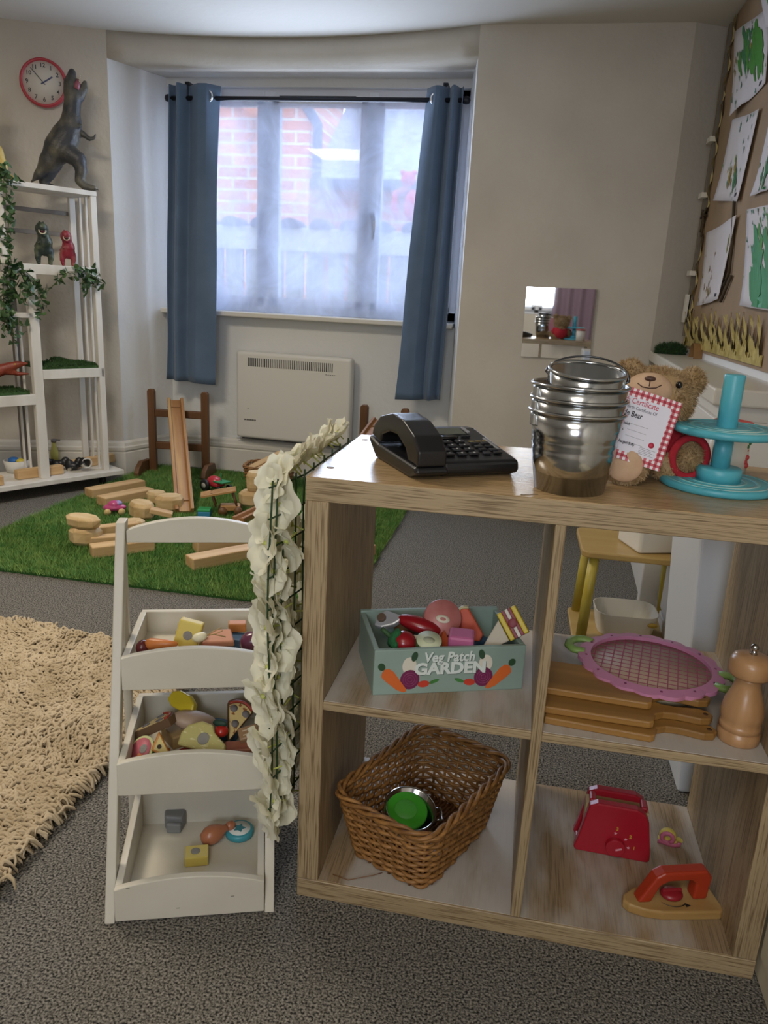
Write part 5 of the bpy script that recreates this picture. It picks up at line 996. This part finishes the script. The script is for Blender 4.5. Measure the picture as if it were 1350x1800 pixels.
# top bin
food('toy_cheese', 'tall yellow toy cheese block with a round grey fastener standing in the top ladder bin', fl_(326, 1136, .385), (R(-14), R(14), R(12)), [('block', MB().box((-.022, -.015, -.0), (.022, .015, .050)), M('cheese_yellow', 'd0bb55', .45), .003), ('fastener', disc(.0085, .001, 24, TR((.0, -.015, .024), (R(90), 0, 0))), mvel, 0), ('side_hole', disc(.005, .001, 16, TR((.022, .0, .03), (0, R(90), 0))), M('hole_dark2', '3a2f20'), 0)], G3)
food('toy_carrot', 'orange toy carrot lying at the left of the top ladder bin', fl_(282, 1132, .408), (0, R(86), R(8)), [('root', MB().lathe([(.0001, -.028), (.008, -.026), (.011, -.018), (.008, .012), (.004, .030), (.0001, .032)], 24), M('carrot_orange', 'c07236', .4), 0)], G3)
food('toy_plum', 'dark maroon toy plum at the far left of the top ladder bin', fl_(251, 1138, .40), (0, 0, 0), [('fruit', MB().ell((0, 0, 0), (.012, .014, .014)), M('plum_dark', '5a1f22', .3), 0)], G3)
food('toy_onion', 'small white toy onion with a straw tail in the top ladder bin', fl_(351, 1120, .418), (0, R(75), R(18)), [('bulb', MB().ell((0, 0, 0), (.009, .010, .014)), M('onion_white', 'd6cfb0', .4), 0), ('straw', MB().tube([(0, 0, .012), (.002, .001, .026), (.012, 0, .045)], .0012, 5).tube([(0, 0, .012), (-.004, .003, .03), (-.006, .004, .042)], .001, 5).tube([(0, 0, .012), (0, -.003, .03), (-.004, -.006, .044)], .001, 5), M('straw', 'a8895a', .9), 0)], G3)
food('toy_salmon', 'pink toy fish slab at the right of the top ladder bin', fl_(392, 1126, .398), (R(18), R(-4), R(14)), [('slab', MB().prism([(-.036, -.018), (.024, -.018), (.014, .018), (-.018, .016)], 0, .014), M('salmon_pink', 'bd8266', .5), .003)], G3)
food('toy_orange_block', 'orange toy block against the back board of the top ladder bin', fl_(420, 1108, .385), (0, 0, LR), [('block', MB().box((-.02, -.010, 0), (.014, .010, .018)), M('orange_block', 'b87438', .5), .002)], G3)
food('toy_aubergine', 'glossy purple toy aubergine at the right end of the top ladder bin', fl_(442, 1128, .402), (R(10), R(60), R(20)), [('fruit', MB().lathe([(.0001, -.022), (.010, -.020), (.018, -.010), (.020, 0), (.016, .014), (.008, .026), (.0001, .029)], 32), M('aubergine', '5d2f45', .22), 0)], G3)
for i, (x, y) in enumerate(((.06, .21), (.13, .22), (.19, .2), (.10, .31), (.18, .30))):
    food('toy_block', HN[i]+' toy block beneath the other toys in the top ladder bin', ll(x, y, .362), (0, 0, LR+i*.7), [('block', MB().box((-.026, -.018, 0), (.026, .018, .022)), M('block_'+HID[i], HID[i], .6), .003)], 'bottom layer of the top ladder bin')

# ================================================================ RIGHT SIDE OF THE ROOM
mcb = M('cupboard_white', 'd3cfc6', .4)
cb = thing('wall_cupboard', 'low white painted cupboard under the painting display, its top jutting out', 'cupboard', (.80, 1.04, 0), R(-2.2))
MB().box((.025, .03, 0), (.235, 1.66, .80)).build('body', mcb, cb); MB().box((-.01, -.01, .80), (.24, 1.68, .845)).build('top', M('cupboard_top', 'cbc6ba', .3), cb, bevel=.006)
for a, b in ((.06, .52), (.58, 1.04), (1.1, 1.58)): MB().box((.012, a, .06), (.025, b, .76)).build('side_panel', mcb, cb, bevel=.004)
MB().box((.04, .016, .06), (.22, .03, .76)).build('door', mcb, cb, bevel=.004)
MB().box((.012, .03, 0), (.03, 1.66, .05)).build('plinth', mcb, cb, bevel=.003)
MB().box((-.045, .54, 0), (.03, .60, .79)).build('end_panel', mcb, cb, bevel=.004); MB().box((-.03, .60, 0), (.03, 1.1, .77)).build('side_panel', mcb, cb, bevel=.004)
# upstand wall section between cupboard top and display
struct(MB().box((1.0, .3, .845), (1.05, 2.62, .925)).build('trim_4', m_bay))
# display board
db = thing('display_board', 'brown paper display board of green children\'s paintings on the right wall', 'display board', (1.0, 1.6, .87))
X0 = 0
def rag(y, z, s): return .012*math.sin(z*37+s)+.007*math.sin(z*91)
Zs = np.linspace(0, 1.31, 40); o = [(1.02+rag(0, z, 1), z) for z in Zs]+[(-1.3, 1.31), (-1.3, 0)]
MB().prism([(y, z) for y, z in o], -.006, 0, Matrix.Rotation(R(90), 4, 'Z') @ Matrix.Rotation(R(90), 4, 'X')).build('brown_backing', M('brown_paper', '9c8468', .8, c2='907a60', ns=6, bump=.1, bs=40), db)
mgold = M('gold_foil', 'd8c67c', .3, .35, c2='b09c50', ns=25, bump=.6, bs=60)
V = []; F = []
for i, z in enumerate(np.linspace(0, 1.31, 60)): e = 1.02+rag(0, z, 1); V += [(-.008, e+.004, z), (-.014-.008*math.sin(z*60), e-.03-.012*math.sin(z*47), z)]
npmesh('corrugated_edge', V, [(2*i, 2*i+1, 2*i+3, 2*i+2) for i in range(59)], M('corrugated_gold', 'cbb87a', .6, .15), db)
# fringe of cut gold foil
mb = MB(); rg = random.Random(4)
for i in range(44):
    y = 1.04-i*.028; w_ = .034; h = .12+rg.uniform(-.03, .02); b0 = .03+rg.uniform(-.006, .006)
    v = []; k = 7
    for j in range(k): s = j/(k-1); v += [(-.012-.03*s*(i % 3)*.3-.01*s*s-.004*math.sin(s*9+i), y-w_/2*(1-.85*s**1.5)+rg.uniform(-.002, .002), b0+h*s), (-.012-.03*s*(i % 3)*.3-.01*s*s+.004*math.sin(s*7+i), y+w_/2*(1-.85*s**1.5), b0+h*s)]
    mb.add(v, [(2*j, 2*j+1, 2*j+3, 2*j+2) for j in range(k-1)], True)
mb.box((-.013, -.2, .012), (-.009, 1.06, .045)); f = mb.build('gold_fringe', mgold, db); f['kind'] = 'stuff'
# added strip beyond the board, its dark colour paints the shadow in the gap
struct(MB().box((.985, 2.66, .92), (1.03, 2.70, 2.17)).build('trim_5', M('gap_shadow', '7a7266', .7)))
mb = MB()
for z in (1.18, 1.5, 1.72): mb.box((.965, 2.63, z), (.99, 2.70, z+.02))
mb.box((.97, 2.66, .98), (.99, 2.69, 1.1)); struct(mb.build('trim_6', m_gloss))
def bows(z, y): 
    t = thing('twine_bow', 'dark twine bow tied at the far edge of the display board', 'bow', (.985, y, z)); mb = MB()
    mb.tube([(0, 0, 0), (0, .04, .02), (0, .05, -.01), (0, 0, 0), (0, -.04, .02), (0, -.05, -.01), (0, 0, 0)], .006, 6).build('loops', M('twine', '4a3d2a', .9), t); MB().tube([(0, 0, 0), (0, .015, -.07)], .005, 6).tube([(0, 0, 0), (0, -.02, -.09)], .005, 6).build('tails', M('twine', '4a3d2a'), t)
bows(1.43, 2.62)
tw = thing('twig_decoration', 'twisted twine and green leaf hanging on the brown paper between two paintings', 'decoration', (.985, 1.98, 1.15)); MB().tube([(0, .10, .27), (0, .03, .13), (0, .0, .02), (0, .05, -.02), (0, -.04, .01), (0, .06, -.08)], .006, 6).build('twine', M('twine', '4a3d2a'), tw); MB().ell((0, .07, .12), (.006, .02, .05), 10).build('leaf', M('leaf_olive', '6a6a2a', .7), tw)
# paintings: sheet outlines taken on the board plane; paint is procedural splashes
def paper(label, px, cols, seed, dens=1.0):
    P = [on(u, v, 0, .986) for u, v in px]; c = sum(P, Vector())/len(P); t = thing('child_painting', label, 'painting', c, 0, 'children\'s paintings on the display board'); rg = random.Random(seed)
    n = len(P); N_ = 10; top = []; A, B, C_, D_ = P; V = []
    for i in range(N_+1):
        for j in range(N_+1):
            s, q = i/N_, j/N_; p = (A*(1-s)+B*s)*(1-q)+(D_*(1-s)+C_*s)*q; ed = max(abs(2*s-1), abs(2*q-1)); V.append((p.x-c.x-.012*(q**4)*(1 if s < .5 else .3)-.006*math.sin(s*5+seed)*ed, p.y-c.y, p.z-c.z))
    o = npmesh('sheet', V, [(i*(N_+1)+j, i*(N_+1)+j+1, (i+1)*(N_+1)+j+1, (i+1)*(N_+1)+j) for i in range(N_) for j in range(N_)], M('paper_white', 'd2cdd0', .8), t, True); md = o.modifiers.new('s', 'SOLIDIFY'); md.thickness = .001
    def surf(s, q): p = (A*(1-s)+B*s)*(1-q)+(D_*(1-s)+C_*s)*q; ed = max(abs(2*s-1), abs(2*q-1)); return Vector((p.x-c.x-.012*(q**4)*(1 if s < .5 else .3)-.006*math.sin(s*5+seed)*ed-.0018, p.y-c.y, p.z-c.z))
    for col, cs_, cq_, R_, cnt, big in cols:
        mb = MB()
        for k in range(cnt+big):
            if k < big*2: s0, q0, r_ = cs_+rg.gauss(0, .10*R_/.2), cq_+rg.gauss(0, .11*R_/.2), R_*rg.uniform(.3, .75)
            else: s0, q0, r_ = cs_+rg.gauss(0, R_*.9), cq_+rg.gauss(0, R_*1.0), rg.uniform(.012, .035)
            s0 = min(.97, max(.03, s0)); q0 = min(.97, max(.03, q0)); n2 = 14; a0 = rg.uniform(0, 6); pts = []
            for i in range(n2):
                a = 2*PI*i/n2; rr = r_*(1+.35*math.sin(3*a+a0)+.2*math.sin(5*a+2*a0)+rg.uniform(-.15, .15)); s1 = min(.985, max(.015, s0+rr*math.cos(a)*.45+rr*math.sin(a)*.3)); q1 = min(.985, max(.015, q0+rr*math.sin(a)*1.3)); pts.append(surf(s1, q1)+Vector((-.0002*(k % 5), 0, 0)))
            cc = surf(s0, q0)+Vector((-.0002*(k % 5)-.0004, 0, 0)); v = [tuple(cc)]+[tuple(p) for p in pts]; mb.add(v, [(0, 1+i, 1+(i+1) % n2) for i in range(n2)])
        mb.build('paint', M('paint_'+col, col, .5), t)
    mb = MB(); p = surf(.8, .95)
    for i in range(4): mb.tube([tuple(p+Vector((0, -.008*i, 0))), tuple(p+Vector((0, -.008*i-.004, .012)))], .0012, 4)
    mb.build('pencil_name', M('pencil', '4a4a55', .7), t); return t
G_, DG, YO, BG = '3d8a2c', '2c7a4a', '9a8430', '4a8a78'
paper('painting with one big green splash, top of the far column on the board', [(1293, 57), (1352, 8), (1346, 145), (1290, 205)], [(G_, .6, .42, .26, 14, 7), (DG, .45, .3, .2, 10, 3), (BG, .4, .75, .25, 12, 0), (YO, .2, .6, .2, 6, 0)], 1)
paper('painting with small ochre and green dabs, middle of the far column', [(1290, 210), (1336, 191), (1299, 354), (1261, 353)], [(YO, .45, .65, .10, 10, 3), (DG, .6, .78, .10, 8, 3), (BG, .6, .35, .25, 14, 0), (G_, .3, .5, .15, 5, 0)], 2)
paper('nearly blank painting with a few brown spots, lowest of the far column', [(1242, 409), (1297, 378), (1266, 526), (1230, 538)], [('8a7440', .35, .65, .22, 16, 0), (YO, .4, .85, .06, 4, 1)], 3)
paper('painting with an upright green streak, cut by the right edge, middle row', [(1352, 200), (1400, 178), (1378, 325), (1322, 345)], [(G_, .55, .5, .22, 14, 8), (DG, .4, .75, .2, 10, 3)], 4)
paper('large painting of dark green brush strokes, cut by the right edge, lowest row', [(1310, 368), (1400, 352), (1392, 552), (1303, 537)], [('2c8a55', .45, .6, .26, 20, 9), (G_, .6, .3, .2, 12, 4), (BG, .3, .25, .3, 16, 0)], 5)
paper('corner of a painting cut by the top right of the photo', [(1322, -60), (1400, -90), (1390, 40), (1350, 50)], [(G_, .5, .5, .2, 8, 3)], 6)
# moss and cardboard on the cupboard's far end
mo_ = thing('moss_clump', 'clump of dark green moss on the far end of the cupboard top', 'moss', (.915, 2.52, .846)); o = MB().ell((0, 0, .012), (.06, .045, .024)).build('base', mg_t, mo_); h = hairs('moss_pile', o, M('moss', '2f4a2c', .9), mo_, 2500, .02, .0018, 0, 5); h['kind'] = 'stuff'
tag(MB().add([(.96, 2.3+.05*math.cos(a), .846+.06*math.sin(a)) for a in np.linspace(0, PI, 9)]+[(.995, 2.3+.05*math.cos(a), .846+.06*math.sin(a)) for a in np.linspace(0, PI, 9)], [(i, i+1, i+10, i+9) for i in range(8)], True).build('cardboard_curl', M('cardboard', '8d6a42', .8)), 'curl of brown cardboard on the cupboard top under the gold fringe', 'cardboard')
# white board leaning behind the oak shelf
wb = thing('upright_board', 'narrow white painted panel standing upright behind the right end of the oak shelf', 'panel', (.735, .494, 0), 0)
MB().prism([(-.005, 0), (.025, 0), (.05, .72), (-.055, .72)], -.30, 0, TR((0, 0, 0), (R(90), 0, 0))).build('panel', M('panel_white', 'd3d6d8', .35), wb, bevel=.008, seg=3)
# ---- stool
sl_ = thing('wooden_stool', 'wooden stool with a pale plywood seat and round yellow legs, behind the oak shelf', 'stool', (.70, 1.375, 0), R(1))
ply = M('plywood', 'b99a5c', .45, c2='ab8a4c', ns=4, nst=(.3, 3, 3)); yel_ = M('leg_yellow', 'b5a23a', .4, c2='c0ae4e', ns=15)
MB().prism(rrect(.345, .28, .03), .285, .305).build('seat', ply, sl_, bevel=.004)
for x, y in ((-1, -1), (1, -1), (1, 1), (-1, 1)): MB().tube([(x*.130, y*.10, .286), (x*.142, y*.112, .012)], .0165, 18).build('leg', yel_, sl_)
MB().prism(rrect(.34, .27, .02), 0, .012).build('base_board', ply, sl_, bevel=.003)
tb = thing('white_tub', 'angular white plastic tub standing on the stool seat', 'tub', (.745, 1.36, .306), R(20)); mwt_ = M('tub_cream', 'd9d4c6', .4)
o = MB().prism(rrect(.15, .15, .012), 0, .09).build('body', mwt_, tb, bevel=.006)
tb = thing('storage_tub', 'shallow white tub with an oval handle hole under the stool', 'tub', (.70, 1.36, .013), R(3)); mb = MB()
o1 = rrect(.20, .16, .05, 8); n = len(o1); v = [(x*.85, y*.85, 0) for x, y in o1]+[(x, y, .075) for x, y in o1]+[(x*.97, y*.97, .075) for x, y in o1]+[(x*.82, y*.82, .005) for x, y in o1]
mb.add(v, [(k*n+i, k*n+(i+1) % n, (k+1)*n+(i+1) % n, (k+1)*n+i) for k in range(3) for i in range(n)]+[tuple(range(n-1, -1, -1)), tuple(range(3*n, 4*n))]); mb.build('body', mwt_, tb)
MB().ell((.075, -.075, .052), (.016, .006, .008), 14).build('handle_hole', M('hole_yellow', 'a88a30', .5), tb)
# white unit at the lower right edge
wu = thing('white_unit', 'cream painted unit beside the right end of the oak shelf, cut by the photo edge', 'cabinet', (.772, -.9, 0))
MB().box((0, 0, 0), (.25, .93, .30)).build('body', M('cream_unit', 'cfc6ad', .5), wu, bevel=.004)
MB().box((-.004, 0, .05), (0, .9, .28)).build('side_panel', M('cream_unit', 'cfc6ad'), wu, bevel=.001)
# red balloon figure hanging outside the right light
rb = thing('balloon_figure', 'faint red balloon figure outside the right-hand window light, behind the film', 'balloon', (-.60, 4.38, 1.62)); mrb = M('balloon_red', 'd03a45', .3)
MB().ell((0, 0, .16), (.05, .04, .05)).ell((-.04, 0, .2), (.018, .018, .018)).ell((.04, 0, .2), (.018, .018, .018)).build('head', mrb, rb); MB().tube([(0, 0, .11), (-.08, 0, .07), (-.09, 0, -.02), (-.05, 0, -.09)], .022, 10).build('arm', mrb, rb); MB().ell((.03, 0, -.0), (.05, .04, .10)).build('body', mrb, rb)
# rear of the room, glimpsed in the little mirror
def rearcurtain(x0, x1):
    t = thing('rear_curtain', 'mauve curtain on the rear window, visible only in the small mirror', 'curtain', ((x0+x1)/2, -2.53, .6)); nx = 60; V = []
    for j in range(2):
        for i in range(nx): u = i/(nx-1); V.append((x0+(x1-x0)*u-(x0+x1)/2, .02*math.sin(u*22), 1.3*j))
    npmesh('curtain_fabric', V, [(i, i+1, nx+i+1, nx+i) for i in range(nx-1)], M('mauve_cloth', '7d6a78', .8), t, True)
rearcurtain(.5, .95)
